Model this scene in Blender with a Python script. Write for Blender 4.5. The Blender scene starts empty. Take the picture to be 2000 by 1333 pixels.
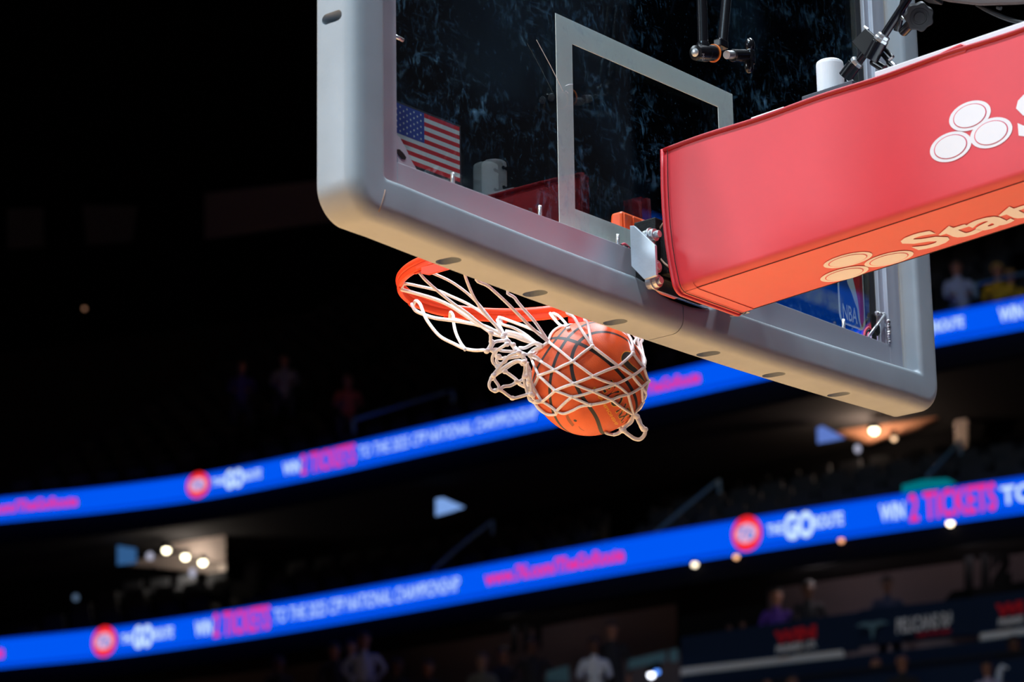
import bpy, bmesh, math, random
from mathutils import Vector, Matrix
random.seed(7)
S = bpy.context.scene
COL = S.collection
# ------------------------------------------------------------------ camera
W, H = 2000.0, 1333.0
CAM = Vector((-4.8378, -3.6273, 1.0604)); AZ, EL, RO, FP = .8789, .2855, -.0175, 6024.2
FW = Vector((math.sin(AZ)*math.cos(EL), math.cos(AZ)*math.cos(EL), math.sin(EL)))
_r = FW.cross(Vector((0, 0, 1))).normalized(); _u = _r.cross(FW)
RT = _r*math.cos(RO)+_u*math.sin(RO); UP = _u*math.cos(RO)-_r*math.sin(RO)
cd = bpy.data.cameras.new('camera'); cam = bpy.data.objects.new('camera', cd); COL.objects.link(cam)
cam.matrix_world = Matrix(((RT.x, UP.x, -FW.x, CAM.x), (RT.y, UP.y, -FW.y, CAM.y), (RT.z, UP.z, -FW.z, CAM.z), (0, 0, 0, 1)))
cd.sensor_width = 36; cd.lens = FP/W*36; cd.clip_end = 300; cd.clip_start = .05
cd.dof.use_dof = True; cd.dof.focus_distance = 6.42; cd.dof.aperture_fstop = 5.4; cd.dof.aperture_blades = 0
S.camera = cam
# ------------------------------------------------------------------ world, exposure, arena lights, added fill lights
S.view_settings.view_transform = 'Standard'; S.view_settings.look = 'None'
S.view_settings.exposure = 0; S.view_settings.gamma = 1; S.view_settings.use_curve_mapping = False
w = bpy.data.worlds.new('world'); S.world = w; w.use_nodes = True
w.node_tree.nodes['Background'].inputs[0].default_value = (.85, .8, 1, 1)
w.node_tree.nodes['Background'].inputs[1].default_value = .03
S.cycles.max_bounces = 8; S.cycles.transparent_max_bounces = 24
S.cycles.sample_clamp_indirect = 4
def spot(loc, aim, power, col, size, cone):
    l = bpy.data.lights.new('arena_or_fill_light', 'SPOT'); l.energy = power; l.color = col; l.shadow_soft_size = size
    l.spot_size = math.radians(cone); l.spot_blend = .35
    o = bpy.data.objects.new('arena_or_fill_light', l); COL.objects.link(o); o.location = loc
    o.rotation_euler = (Vector(aim)-Vector(loc)).to_track_quat('-Z', 'Y').to_euler(); return o
COOL = (.80, .91, 1)
KW = 16500
for (x, y, p) in [(-11, -5, 1.0), (-10, 4, 1.0), (-9, 14, 1), (10, 3, 1.0), (9, 14, 1), (8, -6, .55), (0, 9, 1.1)]:
    spot((x, y, 23), (x*.12, max(1.5, y*.9), 0), KW*p, COOL, .9, 52)
spot((-15, -2, 14), (0, 0, 3.1), 2900, (.50, .78, 1), .9, 14)  # added cool fill for the left-facing sides, not a known fixture
spot((-24, 19, 11.5), (0, 0, 3.1), 9000, (.80, .88, 1), 3.2, 14)      # added broad soft spot, gives the red vinyl its sheen from the left
spot((-2, 6, 21), (34, 18, 8.8), 6500, (.72, .86, 1), 1.2, 30)      # added spot imitating court spill on the far lower stand
# ------------------------------------------------------------------ pixel -> place helpers
def ray(x, y): return FW + RT*((x-W/2)/FP) + UP*((H/2-y)/FP)
def at(x, y, ax, v):
    d = ray(x, y); return CAM + d*((v-CAM[ax])/d[ax])
def atd(x, y, dep): return CAM + ray(x, y)*dep
def depth_of(p): return (Vector(p)-CAM).dot(FW)
# ------------------------------------------------------------------ materials
def mat(name, col, rough=.5, metal=0, emit=None, es=1, coat=0, spec=.5, build=None, noise=None):
    m = bpy.data.materials.new(name); m.use_nodes = True; nt = m.node_tree; b = nt.nodes['Principled BSDF']
    b.inputs['Base Color'].default_value = (*col, 1); b.inputs['Roughness'].default_value = rough
    b.inputs['Metallic'].default_value = metal; b.inputs['Coat Weight'].default_value = coat
    b.inputs['Specular IOR Level'].default_value = spec
    if emit: b.inputs['Emission Color'].default_value = (*emit, 1); b.inputs['Emission Strength'].default_value = es
    if noise:   # (scale, amount, bump) : wear in the colour plus a fine bump
        sc, am, bu = noise
        tc = nt.nodes.new('ShaderNodeTexCoord'); n = nt.nodes.new('ShaderNodeTexNoise'); n.inputs['Scale'].default_value = sc
        n.inputs['Detail'].default_value = 5; nt.links.new(tc.outputs['Object'], n.inputs['Vector'])
        r = nt.nodes.new('ShaderNodeMapRange'); r.inputs[3].default_value = 1-am; r.inputs[4].default_value = 1+am
        r.inputs[1].default_value = .3; r.inputs[2].default_value = .7
        nt.links.new(n.outputs[0], r.inputs[0])
        v = nt.nodes.new('ShaderNodeVectorMath'); v.operation = 'SCALE'; v.inputs[0].default_value = col
        nt.links.new(r.outputs[0], v.inputs['Scale']); nt.links.new(v.outputs[0], b.inputs['Base Color'])
        if bu:
            bp = nt.nodes.new('ShaderNodeBump'); bp.inputs['Strength'].default_value = bu; bp.inputs['Distance'].default_value = .002
            n2 = nt.nodes.new('ShaderNodeTexNoise'); n2.inputs['Scale'].default_value = sc*6; n2.inputs['Detail'].default_value = 3
            nt.links.new(tc.outputs['Object'], n2.inputs['Vector'])
            nt.links.new(n2.outputs[0], bp.inputs['Height']); nt.links.new(bp.outputs[0], b.inputs['Normal'])
    if build: build(nt, b)
    return m
def emis(name, col, s):
    m = bpy.data.materials.new(name); m.use_nodes = True; nt = m.node_tree; nt.nodes.clear()
    e = nt.nodes.new('ShaderNodeEmission'); e.inputs[0].default_value = (*col, 1); e.inputs[1].default_value = s
    o = nt.nodes.new('ShaderNodeOutputMaterial'); nt.links.new(e.outputs[0], o.inputs[0]); return m
def alu_build(nt, b):
    tc = nt.nodes.new('ShaderNodeTexCoord'); mp = nt.nodes.new('ShaderNodeMapping'); mp.inputs['Scale'].default_value = (3, 3, 3)
    n = nt.nodes.new('ShaderNodeTexNoise'); n.inputs['Scale'].default_value = 4; n.inputs['Detail'].default_value = 6
    nt.links.new(tc.outputs['Object'], mp.inputs[0]); nt.links.new(mp.outputs[0], n.inputs['Vector'])
    r = nt.nodes.new('ShaderNodeMapRange'); r.inputs[3].default_value = .36; r.inputs[4].default_value = .56
    nt.links.new(n.outputs[0], r.inputs[0]); nt.links.new(r.outputs[0], b.inputs['Roughness'])
    bp = nt.nodes.new('ShaderNodeBump'); bp.inputs['Strength'].default_value = .25; bp.inputs['Distance'].default_value = .004
    nt.links.new(n.outputs[0], bp.inputs['Height']); nt.links.new(bp.outputs[0], b.inputs['Normal'])
M = {}
M['pad'] = mat('grey_foam_pad', (.355, .41, .45), .5, spec=.35, coat=.14, noise=(9, .06, .15))
M['pad'].node_tree.nodes['Principled BSDF'].inputs['Coat Roughness'].default_value = .22
M['alu'] = mat('mill_aluminium', (.60, .63, .70), .45, .5, build=alu_build)
M['alu_plate'] = mat('cast_aluminium', (.62, .68, .76), .42, .55, noise=(14, .15, .3))
M['weld'] = mat('weld_metal', (.62, .6, .62), .28, 1, noise=(60, .3, .8))
M['zinc'] = mat('zinc_steel', (.70, .71, .73), .32, .85)
M['square'] = mat('white_glass_paint', (.80, .88, .88), .45)
M['vinyl'] = mat('red_vinyl', (.74, .020, .034), .5, spec=.7, coat=.75, noise=(5, .05, .12))
M['vinyl'].node_tree.nodes['Principled BSDF'].inputs['Coat Roughness'].default_value = .52
M['vinyl_dark'] = mat('dark_red_binding', (.42, .004, .012), .5)
M['stitch'] = mat('black_thread', (.02, .008, .01), .7)
M['print'] = mat('white_vinyl_print', (.86, .84, .86), .45)
M['printline'] = mat('pink_line_print', (.75, .05, .12), .45)
M['rim'] = mat('orange_red_enamel', (.90, .060, .012), .42, spec=.35)
M['plastic_orange'] = mat('orange_plastic', (.95, .12, .01), .4)
M['cord'] = mat('white_nylon_cord', (.92, .91, .92), .75, noise=(400, .06, .4))
M['black'] = mat('black_metal', (.006, .006, .007), .4, 0, spec=.3)
M['blackplate'] = mat('black_textured_steel', (.006, .006, .007), .6, 0, spec=.3, noise=(60, .2, .5))
M['anod'] = mat('black_anodised_tube', (.007, .007, .009), .22, .0, spec=.6)
M['orange_line'] = mat('orange_ring', (.9, .22, .03), .4)
M['etch'] = mat('etched_lettering', (.35, .3, .28), .4)
M['white_plastic'] = mat('white_plastic', (.80, .81, .84), .4)
M['steel_grey'] = mat('dark_grey_paint', (.05, .06, .08), .5)
M['cable_tan'] = mat('tan_cable', (.45, .27, .18), .5)
M['cable_pink'] = mat('pink_wire', (.7, .08, .12), .5)
M['rubber'] = mat('black_rubber', (.008, .008, .010), .5, spec=.35)
M['flag_red'] = mat('flag_red', (.55, .006, .018), .5)
M['flag_white'] = mat('flag_white', (.62, .74, .75), .5)
M['flag_blue'] = mat('flag_blue', (.01, .055, .33), .5)
M['flag_edge'] = mat('flag_border', (.006, .01, .02), .5)
M['logo_blue'] = mat('logo_blue', (.004, .07, .34), .45)
M['camera_body'] = mat('camera_body_plastic', (.07, .055, .055), .6)
# background materials
M['bg_black'] = mat('black_fascia', (.007, .007, .008), .9, spec=.05)
M['bg_wall'] = mat('concourse_wall', (.17, .135, .15), .9, spec=.05)
M['bg_navy'] = mat('navy_banner', (.012, .028, .07), .8, spec=.1)
M['bg_seat'] = mat('charcoal_seat', (.035, .038, .045), .7, spec=.1)
M['bg_step'] = mat('dark_concrete', (.035, .034, .036), .95, spec=.1)
M['bg_red'] = mat('banner_red', (.8, .01, .03), .8)
M['bg_white'] = mat('banner_white', (.9, .95, 1), .8)
M['rail'] = mat('steel_blue_rail', (.12, .26, .34), .6)
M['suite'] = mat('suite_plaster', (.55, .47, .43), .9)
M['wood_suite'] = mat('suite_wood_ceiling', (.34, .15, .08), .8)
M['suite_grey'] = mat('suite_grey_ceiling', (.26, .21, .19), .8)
def glass_build():
    m = bpy.data.materials.new('tempered_glass'); m.use_nodes = True; nt = m.node_tree; nt.nodes.clear(); N = nt.nodes.new; L = nt.links.new
    out = N('ShaderNodeOutputMaterial'); tr = N('ShaderNodeBsdfTransparent'); tr.inputs[0].default_value = (.97, 1, .985, 1)
    gl = N('ShaderNodeBsdfGlossy'); gl.inputs['Roughness'].default_value = .004; gl.inputs[0].default_value = (.85, .95, 1, 1)
    fr = N('ShaderNodeFresnel'); fr.inputs[0].default_value = 1.5; mx = N('ShaderNodeMixShader')
    geo = N('ShaderNodeNewGeometry')
    io = N('ShaderNodeMapRange'); io.inputs[3].default_value = 1.5; io.inputs[4].default_value = 1/1.5   # both faces reflect like a thin pane
    L(geo.outputs['Backfacing'], io.inputs[0]); L(io.outputs[0], fr.inputs[0])
    L(fr.outputs[0], mx.inputs[0]); L(tr.outputs[0], mx.inputs[1]); L(gl.outputs[0], mx.inputs[2])
    # smudges: hand prints and rub marks
    tc = N('ShaderNodeTexCoord')
    def noise(sc, det, rough, mscale=(1, 1, 1), rot=0, dist=0):
        mp = N('ShaderNodeMapping'); mp.inputs['Scale'].default_value = mscale; mp.inputs['Rotation'].default_value = (0, rot, 0)
        n = N('ShaderNodeTexNoise'); n.inputs['Scale'].default_value = sc; n.inputs['Detail'].default_value = det
        n.inputs['Roughness'].default_value = rough; n.inputs['Distortion'].default_value = dist
        L(tc.outputs['Object'], mp.inputs[0]); L(mp.outputs[0], n.inputs['Vector']); return n.outputs[0]
    def rng(s, a, b, c=0, d=1):
        r = N('ShaderNodeMapRange'); r.inputs[1].default_value = a; r.inputs[2].default_value = b; r.inputs[3].default_value = c; r.inputs[4].default_value = d
        L(s, r.inputs[0]); return r.outputs[0]
    def mul(a, b, op='MULTIPLY'):
        q = N('ShaderNodeMath'); q.operation = op
        for i, s in enumerate((a, b)):
            if isinstance(s, (int, float)): q.inputs[i].default_value = s
            else: L(s, q.inputs[i])
        return q.outputs[0]
    big = rng(noise(4.2, 4, .6, dist=.6), .40, .66)
    palm = rng(noise(30, 5, .65, (1, 1, .75), .5, .8), .575, .73)
    streak = rng(noise(48, 5, .65, (1.2, 1, .5), .35, .8), .585, .78)
    streak2 = rng(noise(36, 5, .65, (.45, 1, 1.4), -.5, 1.0), .60, .78)
    dots = rng(noise(120, 1, .5), .71, .77)
    a = mul(big, mul(mul(palm, .8), mul(mul(streak, 1.0), mul(streak2, .6), 'ADD'), 'ADD'))
    a = mul(a, mul(dots, .25), 'ADD')
    haze = rng(noise(2.2, 3, .5), .5, .8, 0, .018)
    a = mul(mul(a, .25), mul(haze, .0005, 'ADD'), 'ADD')
    cl = N('ShaderNodeClamp'); L(a, cl.inputs[0]); cl.inputs[2].default_value = .3
    df = N('ShaderNodeBsdfDiffuse'); df.inputs[0].default_value = (.16, .44, .80, 1)
    tl = N('ShaderNodeBsdfTranslucent'); tl.inputs[0].default_value = (.16, .44, .80, 1)
    ds = N('ShaderNodeMixShader'); L(df.outputs[0], ds.inputs[1]); L(tl.outputs[0], ds.inputs[2])
    m2 = N('ShaderNodeMixShader'); L(cl.outputs[0], m2.inputs[0]); L(mx.outputs[0], m2.inputs[1]); L(ds.outputs[0], m2.inputs[2])
    L(m2.outputs[0], out.inputs[0]); return m
M['glass'] = glass_build()
def railglass():
    m = bpy.data.materials.new('railing_glass'); m.use_nodes = True; nt = m.node_tree; nt.nodes.clear(); N = nt.nodes.new; L = nt.links.new
    out = N('ShaderNodeOutputMaterial'); tr = N('ShaderNodeBsdfTransparent'); gl = N('ShaderNodeBsdfGlossy'); gl.inputs['Roughness'].default_value = .05
    fr = N('ShaderNodeFresnel'); mx = N('ShaderNodeMixShader'); L(fr.outputs[0], mx.inputs[0]); L(tr.outputs[0], mx.inputs[1]); L(gl.outputs[0], mx.inputs[2]); L(mx.outputs[0], out.inputs[0]); return m
M['railglass'] = railglass()
# ------------------------------------------------------------------ object helpers
def link(name, me, m=None, parent=None, loc=None):
    o = bpy.data.objects.new(name, me); COL.objects.link(o)
    if me is not None and m is not None:
        for k in (m if isinstance(m, (list, tuple)) else [m]): me.materials.append(k)
    if parent is not None:
        o.parent = parent; o.matrix_parent_inverse = parent.matrix_world.inverted() if False else Matrix.Translation(-Vector(parent.location))
    return o
def tag(o, label=None, cat=None, group=None, kind=None):
    if label: o['label'] = label
    if cat: o['category'] = cat
    if group: o['group'] = group
    if kind: o['kind'] = kind
    return o
def empty(name, loc, label, cat, group=None):
    o = bpy.data.objects.new(name, None); COL.objects.link(o); o.location = loc; o.empty_display_size = .1
    return tag(o, label, cat, group)
def fin(bm, name, m, parent=None, smooth=False, bevel=0, seg=2, recalc=True):
    if recalc: bmesh.ops.recalc_face_normals(bm, faces=bm.faces)
    me = bpy.data.meshes.new(name); bm.to_mesh(me); bm.free()
    if smooth:
        for p in me.polygons: p.use_smooth = True
    o = link(name, me, m, parent)
    if bevel:
        b = o.modifiers.new('bevel', 'BEVEL'); b.width = bevel; b.segments = seg; b.limit_method = 'ANGLE'; b.angle_limit = .6
    return o
def fin_auto(bm, name, m, parent=None, ang=.6, **k):
    bmesh.ops.recalc_face_normals(bm, faces=bm.faces)
    for f in bm.faces: f.smooth = True
    for e in bm.edges:
        if len(e.link_faces) == 2 and e.calc_face_angle(0) > ang: e.smooth = False
    return fin(bm, name, m, parent, recalc=False, **k)
def box(bm, a, b):
    r = bmesh.ops.create_cube(bm, size=1); c = (Vector(a)+Vector(b))/2; d = Vector(b)-Vector(a)
    for v in r['verts']: v.co = Vector((v.co.x*d.x, v.co.y*d.y, v.co.z*d.z))+c
    return r['verts']
def frame_of(t):
    t = Vector(t).normalized(); a = Vector((0, 0, 1)) if abs(t.z) < .9 else Vector((1, 0, 0))
    x = t.cross(a).normalized(); return x, t.cross(x).normalized()
def cyl(bm, p, q, r1, r2=None, n=24, cap=True):
    p, q = Vector(p), Vector(q); r2 = r1 if r2 is None else r2; x, y = frame_of(q-p); A = []; B = []
    for i in range(n):
        t = 2*math.pi*i/n; d = x*math.cos(t)+y*math.sin(t); A.append(bm.verts.new(p+d*r1)); B.append(bm.verts.new(q+d*r2))
    for i in range(n): bm.faces.new((A[i], A[(i+1) % n], B[(i+1) % n], B[i]))
    if cap: bm.faces.new(A[::-1]); bm.faces.new(B)
def lathe(bm, p, axis, prof, n=32):          # prof: (along, radius)
    p = Vector(p); a = Vector(axis).normalized(); x, y = frame_of(a); rings = []
    for (s, r) in prof:
        rings.append([bm.verts.new(p+a*s+(x*math.cos(2*math.pi*i/n)+y*math.sin(2*math.pi*i/n))*max(r, 1e-5)) for i in range(n)])
    for A, B in zip(rings, rings[1:]):
        for i in range(n): bm.faces.new((A[i], A[(i+1) % n], B[(i+1) % n], B[i]))
    bm.faces.new(rings[0][::-1]); bm.faces.new(rings[-1])
def smooth_path(P, k=6):
    P = [Vector(p) for p in P]
    if len(P) < 3: return [P[0].lerp(P[1], i/k) for i in range(k+1)] if len(P) == 2 else P
    out = []
    for i in range(len(P)-1):
        p0 = P[i-1] if i else P[0]*2-P[1]; p1, p2 = P[i], P[i+1]; p3 = P[i+2] if i+2 < len(P) else P[-1]*2-P[-2]
        for j in range(k):
            t = j/k; out.append(.5*((2*p1)+(p2-p0)*t+(2*p0-5*p1+4*p2-p3)*t*t+(3*p1-p0-3*p2+p3)*t**3))
    out.append(P[-1]); return out
def tube(bm, P, r, n=8, closed=False, rf=None):
    P = [Vector(p) for p in P]; N = len(P); rings = []; x = None
    for i, p in enumerate(P):
        a = P[(i-1) % N] if (closed or i) else p; b = P[(i+1) % N] if (closed or i < N-1) else p
        t = (b-a)
        if t.length < 1e-9: t = Vector((0, 0, 1))
        t.normalize()
        if x is None: x, y = frame_of(t)
        else: x = (x-t*x.dot(t)); x = x.normalized() if x.length > 1e-6 else frame_of(t)[0]
        y = t.cross(x); rr = rf(i/(N-1)) * r if rf else r
        rings.append([bm.verts.new(p+(x*math.cos(2*math.pi*j/n)+y*math.sin(2*math.pi*j/n))*rr) for j in range(n)])
    for i in range(N if closed else N-1):
        A, B = rings[i], rings[(i+1) % N]
        if closed and i == N-1:   # match the twist of the last ring
            k = min(range(n), key=lambda s: (B[s].co-A[0].co).length); B = B[k:]+B[:k]
        for j in range(n): bm.faces.new((A[j], A[(j+1) % n], B[(j+1) % n], B[j]))
    if not closed: bm.faces.new(rings[0][::-1]); bm.faces.new(rings[-1])
def prism(bm, pts, off):
    pts = [Vector(p) for p in pts]; off = Vector(off); A = [bm.verts.new(p) for p in pts]; B = [bm.verts.new(p+off) for p in pts]
    n = len(pts); bm.faces.new(A); bm.faces.new(B[::-1])
    for i in range(n): bm.faces.new((A[i], B[i], B[(i+1) % n], A[(i+1) % n]))
def blob(bm, c, r, sx=1, sy=1, sz=1, seg=8):
    q = bmesh.ops.create_icosphere(bm, subdivisions=2 if seg >= 8 else 1, radius=r)
    for v in q['verts']: v.co = Vector((v.co.x*sx, v.co.y*sy, v.co.z*sz))+Vector(c)
_tc = {}
def text2d(s, bold=.0, cond=1):
    """verts (u,v) with cap height 1 and left edge 0, faces"""
    key = (s, bold)
    if key not in _tc:
        c = bpy.data.curves.new('t', 'FONT'); c.body = s; c.size = 1; c.offset = bold; c.resolution_u = 3
        o = bpy.data.objects.new('t', c); COL.objects.link(o); bpy.context.view_layer.update()
        me = bpy.data.meshes.new_from_object(o.evaluated_get(bpy.context.evaluated_depsgraph_get()))
        V = [(v.co.x, v.co.y) for v in me.vertices]; F = [tuple(p.vertices) for p in me.polygons]
        bpy.data.objects.remove(o); bpy.data.meshes.remove(me); bpy.data.curves.remove(c)
        x0 = min(v[0] for v in V); _tc[key] = ([((a-x0)/.7, b/.7) for a, b in V], F)
    V, F = _tc[key]; return [(a*cond, b) for a, b in V], F
def text_mesh(name, s, fmap, m, parent, bold=0, width=None):
    V, F = text2d(s, bold); wd = max(v[0] for v in V)
    k = (width/wd) if width else 1
    bm = bmesh.new(); vs = [bm.verts.new(fmap(a*k, b)) for a, b in V]
    for f in F:
        try: bm.faces.new([vs[i] for i in f])
        except ValueError: pass
    return fin(bm, name, m, parent, recalc=False)
def poly_mesh(bm, pts, mi=0):
    f = bm.faces.new([bm.verts.new(p) for p in pts]); f.material_index = mi; return f

# ================================================================== THE BACKBOARD
bb = empty('basketball_backboard', (0, 0, 2.83), 'glass basketball backboard in an aluminium frame with grey edge padding, above the rim', 'backboard')
bm = bmesh.new(); box(bm, (-.874, -.012, 2.935), (.874, 0, 3.985)); fin(bm, 'glass_pane', M['glass'], bb)
# shooter's square, painted on the court side of the glass
bm = bmesh.new()
o_ = [(-.305, 2.999), (.305, 2.999), (.305, 3.452), (-.303, 3.456)]; i_ = [(-.254, 3.049), (.253, 3.049), (.250, 3.407), (-.251, 3.404)]
A = [[bm.verts.new((x, y, z)) for x, z in o_] for y in (.0006, .0016)]; B = [[bm.verts.new((x, y, z)) for x, z in i_] for y in (.0006, .0016)]
for k in range(4):
    j = (k+1) % 4
    bm.faces.new((A[0][k], A[0][j], B[0][j], B[0][k])); bm.faces.new((A[1][k], B[1][k], B[1][j], A[1][j]))
    bm.faces.new((A[0][k], A[1][k], A[1][j], A[0][j])); bm.faces.new((B[0][k], B[0][j], B[1][j], B[1][k]))
fin(bm, 'target_square', M['square'], bb)
# frame rails: back face y=-.036, a lip that holds the glass
def rail(prof, p0, p1, n_in):
    """prof: (inward, y) section swept from p0 to p1; n_in = inward direction in the board plane"""
    bm = bmesh.new(); n = Vector(n_in); R = []
    for p in (p0, p1): R.append([bm.verts.new(Vector((p[0], 0, p[1]))+n*a+Vector((0, y, 0))) for a, y in prof])
    k = len(prof)
    for i in range(k): bm.faces.new((R[0][i], R[0][(i+1) % k], R[1][(i+1) % k], R[1][i]))
    bm.faces.new(R[0][::-1]); bm.faces.new(R[1])
    return fin(bm, 'frame_rail', M['alu'], bb, bevel=.0012)
PR = [(0, -.036), (.05, -.036), (.05, -.026), (.067, -.024), (.067, -.0145), (0, -.0145)]
PL = [(0, -.036), (.05, -.036), (.05, -.0145), (0, -.0145)]
PB = [(0, -.036), (.058, -.036), (.058, -.0125), (0, -.0125)]
rail(PB, (-.8265, 2.931), (.8265, 2.931), (0, 0, 1)); rail(PB, (-.8265, 3.99), (.8265, 3.99), (0, 0, -1))
rail(PL, (-.877, 2.931), (-.877, 3.99), (1, 0, 0)); rail(PR, (.877, 2.931), (.877, 3.99), (-1, 0, 0))
# black gasket beside the right rail
for a_, b_ in ((.790, .809), (-.823, -.809)):
    bm = bmesh.new(); box(bm, (a_, -.014, 2.99), (b_, -.0122, 3.93)); fin(bm, 'glass_gasket', M['rubber'], bb)
# weld beads
def weld(p, q, r=.005, n=10, amp=.0015):
    bm = bmesh.new(); p, q = Vector(p), Vector(q)
    for i in range(n): blob(bm, p.lerp(q, (i+.5)/n)+Vector((random.uniform(-amp, amp),)*3), r*random.uniform(.8, 1.2), seg=8)
    fin(bm, 'weld_bead', M['weld'], bb, smooth=True)
weld((.826, -.034, 2.992), (.826, -.034, 3.045), .006, 9); weld((.822, -.028, 3.06), (.80, -.02, 3.06), .006, 5)
weld(at(1252, 494, 1, -.045), at(1253, 546, 1, -.045), .0055, 10)
# corner gussets: left one with an oval hole, right one a rod brace
bm = bmesh.new(); g = [at(*p, 1, -.030) for p in [(770, 262), (778, 270), (790, 292), (800, 314), (812, 334), (775, 330)]]; prism(bm, g, (0, -.004, 0)); gus = fin(bm, 'corner_gusset', M['alu'], bb)
bm = bmesh.new(); c = at(787, 300, 1, -.0345)
prism(bm, [at(x, y, 1, -.0345) for x, y in [(775, 292), (780, 292), (788, 300), (793, 308), (791, 312), (785, 311), (779, 304), (774, 297)]], (0, -.0008, 0)); fin(bm, 'gusset_hole', M['rubber'], gus)
bm = bmesh.new(); tube(bm, [at(1697, 657, 1, -.034), at(1727, 616, 1, -.034)], .0035, 10); fin(bm, 'brace_rod', M['zinc'], bb, smooth=True)
bm = bmesh.new(); prism(bm, [at(x, y, 1, -.02) for x, y in [(1706, 645), (1714, 635), (1721, 645), (1713, 657)]], (0, -.003, 0)); fin(bm, 'cable_clip', M['rubber'], bb)
for (c_, pts) in [('cable_pink', [(1688, 656), (1690, 646), (1696, 640), (1702, 645)]), ('rubber', [(1690, 657), (1693, 648), (1699, 646), (1700, 656)]), ('rubber', [(1211, 478), (1217, 484), (1226, 482), (1232, 490)]), ('cable_pink', [(1213, 479), (1220, 477), (1228, 484)])]:
    bm = bmesh.new(); tube(bm, smooth_path([at(x, y, 1, -.022) for x, y in pts]), .0028, 8); fin(bm, 'wire', M[c_], bb, smooth=True)
# threaded studs through the rails
for x, y0, y1 in [(884, 338, 360), (1054.5, 402, 425), (1206.5, 458, 480), (1647.5, 624, 646)]:
    bm = bmesh.new(); p = at(x, y1, 1, -.024); q = at(x, y0, 1, -.024); p.z -= .006
    cyl(bm, p, q, .0036, n=12)
    for k in range(9): lathe(bm, p.lerp(q, .2+k*.085), q-p, [(0, .0036), (.0006, .0042), (.0012, .0036)], 12)
    fin(bm, 'threaded_stud', M['zinc'], bb, smooth=True)
bm = bmesh.new(); cyl(bm, at(766, 68, 1, -.024), at(787, 78.5, 1, -.024), .0038, n=12); fin(bm, 'threaded_stud', M['zinc'], bb, smooth=True)
# aluminium bracket plate by the centre and the black mount behind the glass
bm = bmesh.new(); prism(bm, [at(x, y, 0, -.165) for x, y in [(1230, 441), (1238, 441), (1279, 479), (1281, 538), (1258, 546), (1233, 520)]], (.007, 0, 0))
fin(bm, 'bracket_plate', M['alu_plate'], bb, bevel=.0008)
bm = bmesh.new(); box(bm, (.16, -.12, 2.9), (.167, -.038, 3.02)); fin(bm, 'bracket_plate', M['alu_plate'], bb, bevel=.001)
bm = bmesh.new(); box(bm, (-.116, -.095, 2.917), (.10, -.04, 3.045)); box(bm, (-.100, -.112, 2.925), (.085, -.09, 3.03)); fin(bm, 'mounting_plate', M['blackplate'], bb, bevel=.003)
for (x, y, yy, L_) in [(1279, 459, -.112, .010), (1284, 521, -.112, .004), (1286, 549, -.112, .006)]:
    bm = bmesh.new(); p = at(x, y, 1, yy); p.y = -.088
    lathe(bm, p, (0, -1, 0), [(0, .0135), (.012, .0135), (.0121, .0165), (.016, .0165), (.0161, .013), (.026, .013), (.0261, .0075), (.026+L_, .0075)], 6 if 0 else 20)
    fin(bm, 'mounting_bolt', M['zinc'], bb, bevel=.0006)
for pts in ([(1048, 78), (1075, 128), (1100, 178)], [(1104, 168), (1112, 165), (1119, 165)], [(1105, 178), (1110, 182)]):
    bm = bmesh.new(); P = [at(x, y, 1, -.0124) for x, y in pts]; tube(bm, P, .0006, 5); fin(bm, 'glass_scratch', M['print'], bb)
# ---- edge padding, two halves that meet under the centre
XO, ZB, ZT, RC = .98, 2.833, 3.992, .070
def section():
    s = []
    def arc(cn, cy, r, a0, a1, n=7):
        for i in range(n+1):
            t = math.radians(a0+(a1-a0)*i/n); s.append((cn-r*math.cos(t), cy+r*math.sin(t)))
    # n = distance inward from the outer face, y
    arc(.012, .018, .012, 90, 0, 5)            # front rounding
    arc(.030, -.042, .030, 0, -90, 9)          # broad back rounding
    arc(.072, -.060, .012, -90, -180, 6)       # rolled lip
    s += [(.084, -.0375), (.084, .0025), (.075, .004), (.075, .03)]
    return s
def zbot(x): return ZB + .016*min(1, (abs(x)/.85))**2
def half(sgn):
    path = []
    for i in range(25): path.append((XO-.095)*i/24)
    P = [(Vector((x, 0, zbot(x))), Vector((0, 0, 1)), x) for x in path]; zc = zbot(XO-RC)+RC
    for i in range(1, 13):
        P.append((None, math.radians(90*i/12), 1))
    for i in range(1, 13): P.append((Vector((XO, 0, zc+.025+(ZT-zc-.025)*(i-1)/11)), Vector((-1, 0, 0)), 1))
    sec = section(); bm = bmesh.new(); R = []
    for p, n, x in P:
        # tighten corner: inner lip radius cannot invert
        dip = .022*math.exp(-(x/.10)**4) if x < .5 else 0
        ring = []
        for a, y in sec:
            a2 = a-dip*(a > .05)
            if p is None:       # corner: radius shrinks inwards but never folds
                r = max(RC-a, .010); q = Vector((XO-a-r+r*math.sin(n), 0, zbot(XO)+a+r-r*math.cos(n)))
            else: q = p+n*a2
            ring.append(bm.verts.new((sgn*(q.x+(.0015 if x == 0 else 0)), y, q.z)))
        R.append(ring)
    # inner corner: clamp the folded points to the inner corner
    xi, zi = XO-.1, zc-RC+.1
    for ring in R:
        for v in ring:
            pass
    k = len(sec)
    for A, B in zip(R, R[1:]):
        for i in range(k): bm.faces.new((A[i], A[(i+1) % k], B[(i+1) % k], B[i]))
    bm.faces.new(R[0][::-1]); bm.faces.new(R[-1]); bmesh.ops.recalc_face_normals(bm, faces=bm.faces)
    return bm
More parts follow.
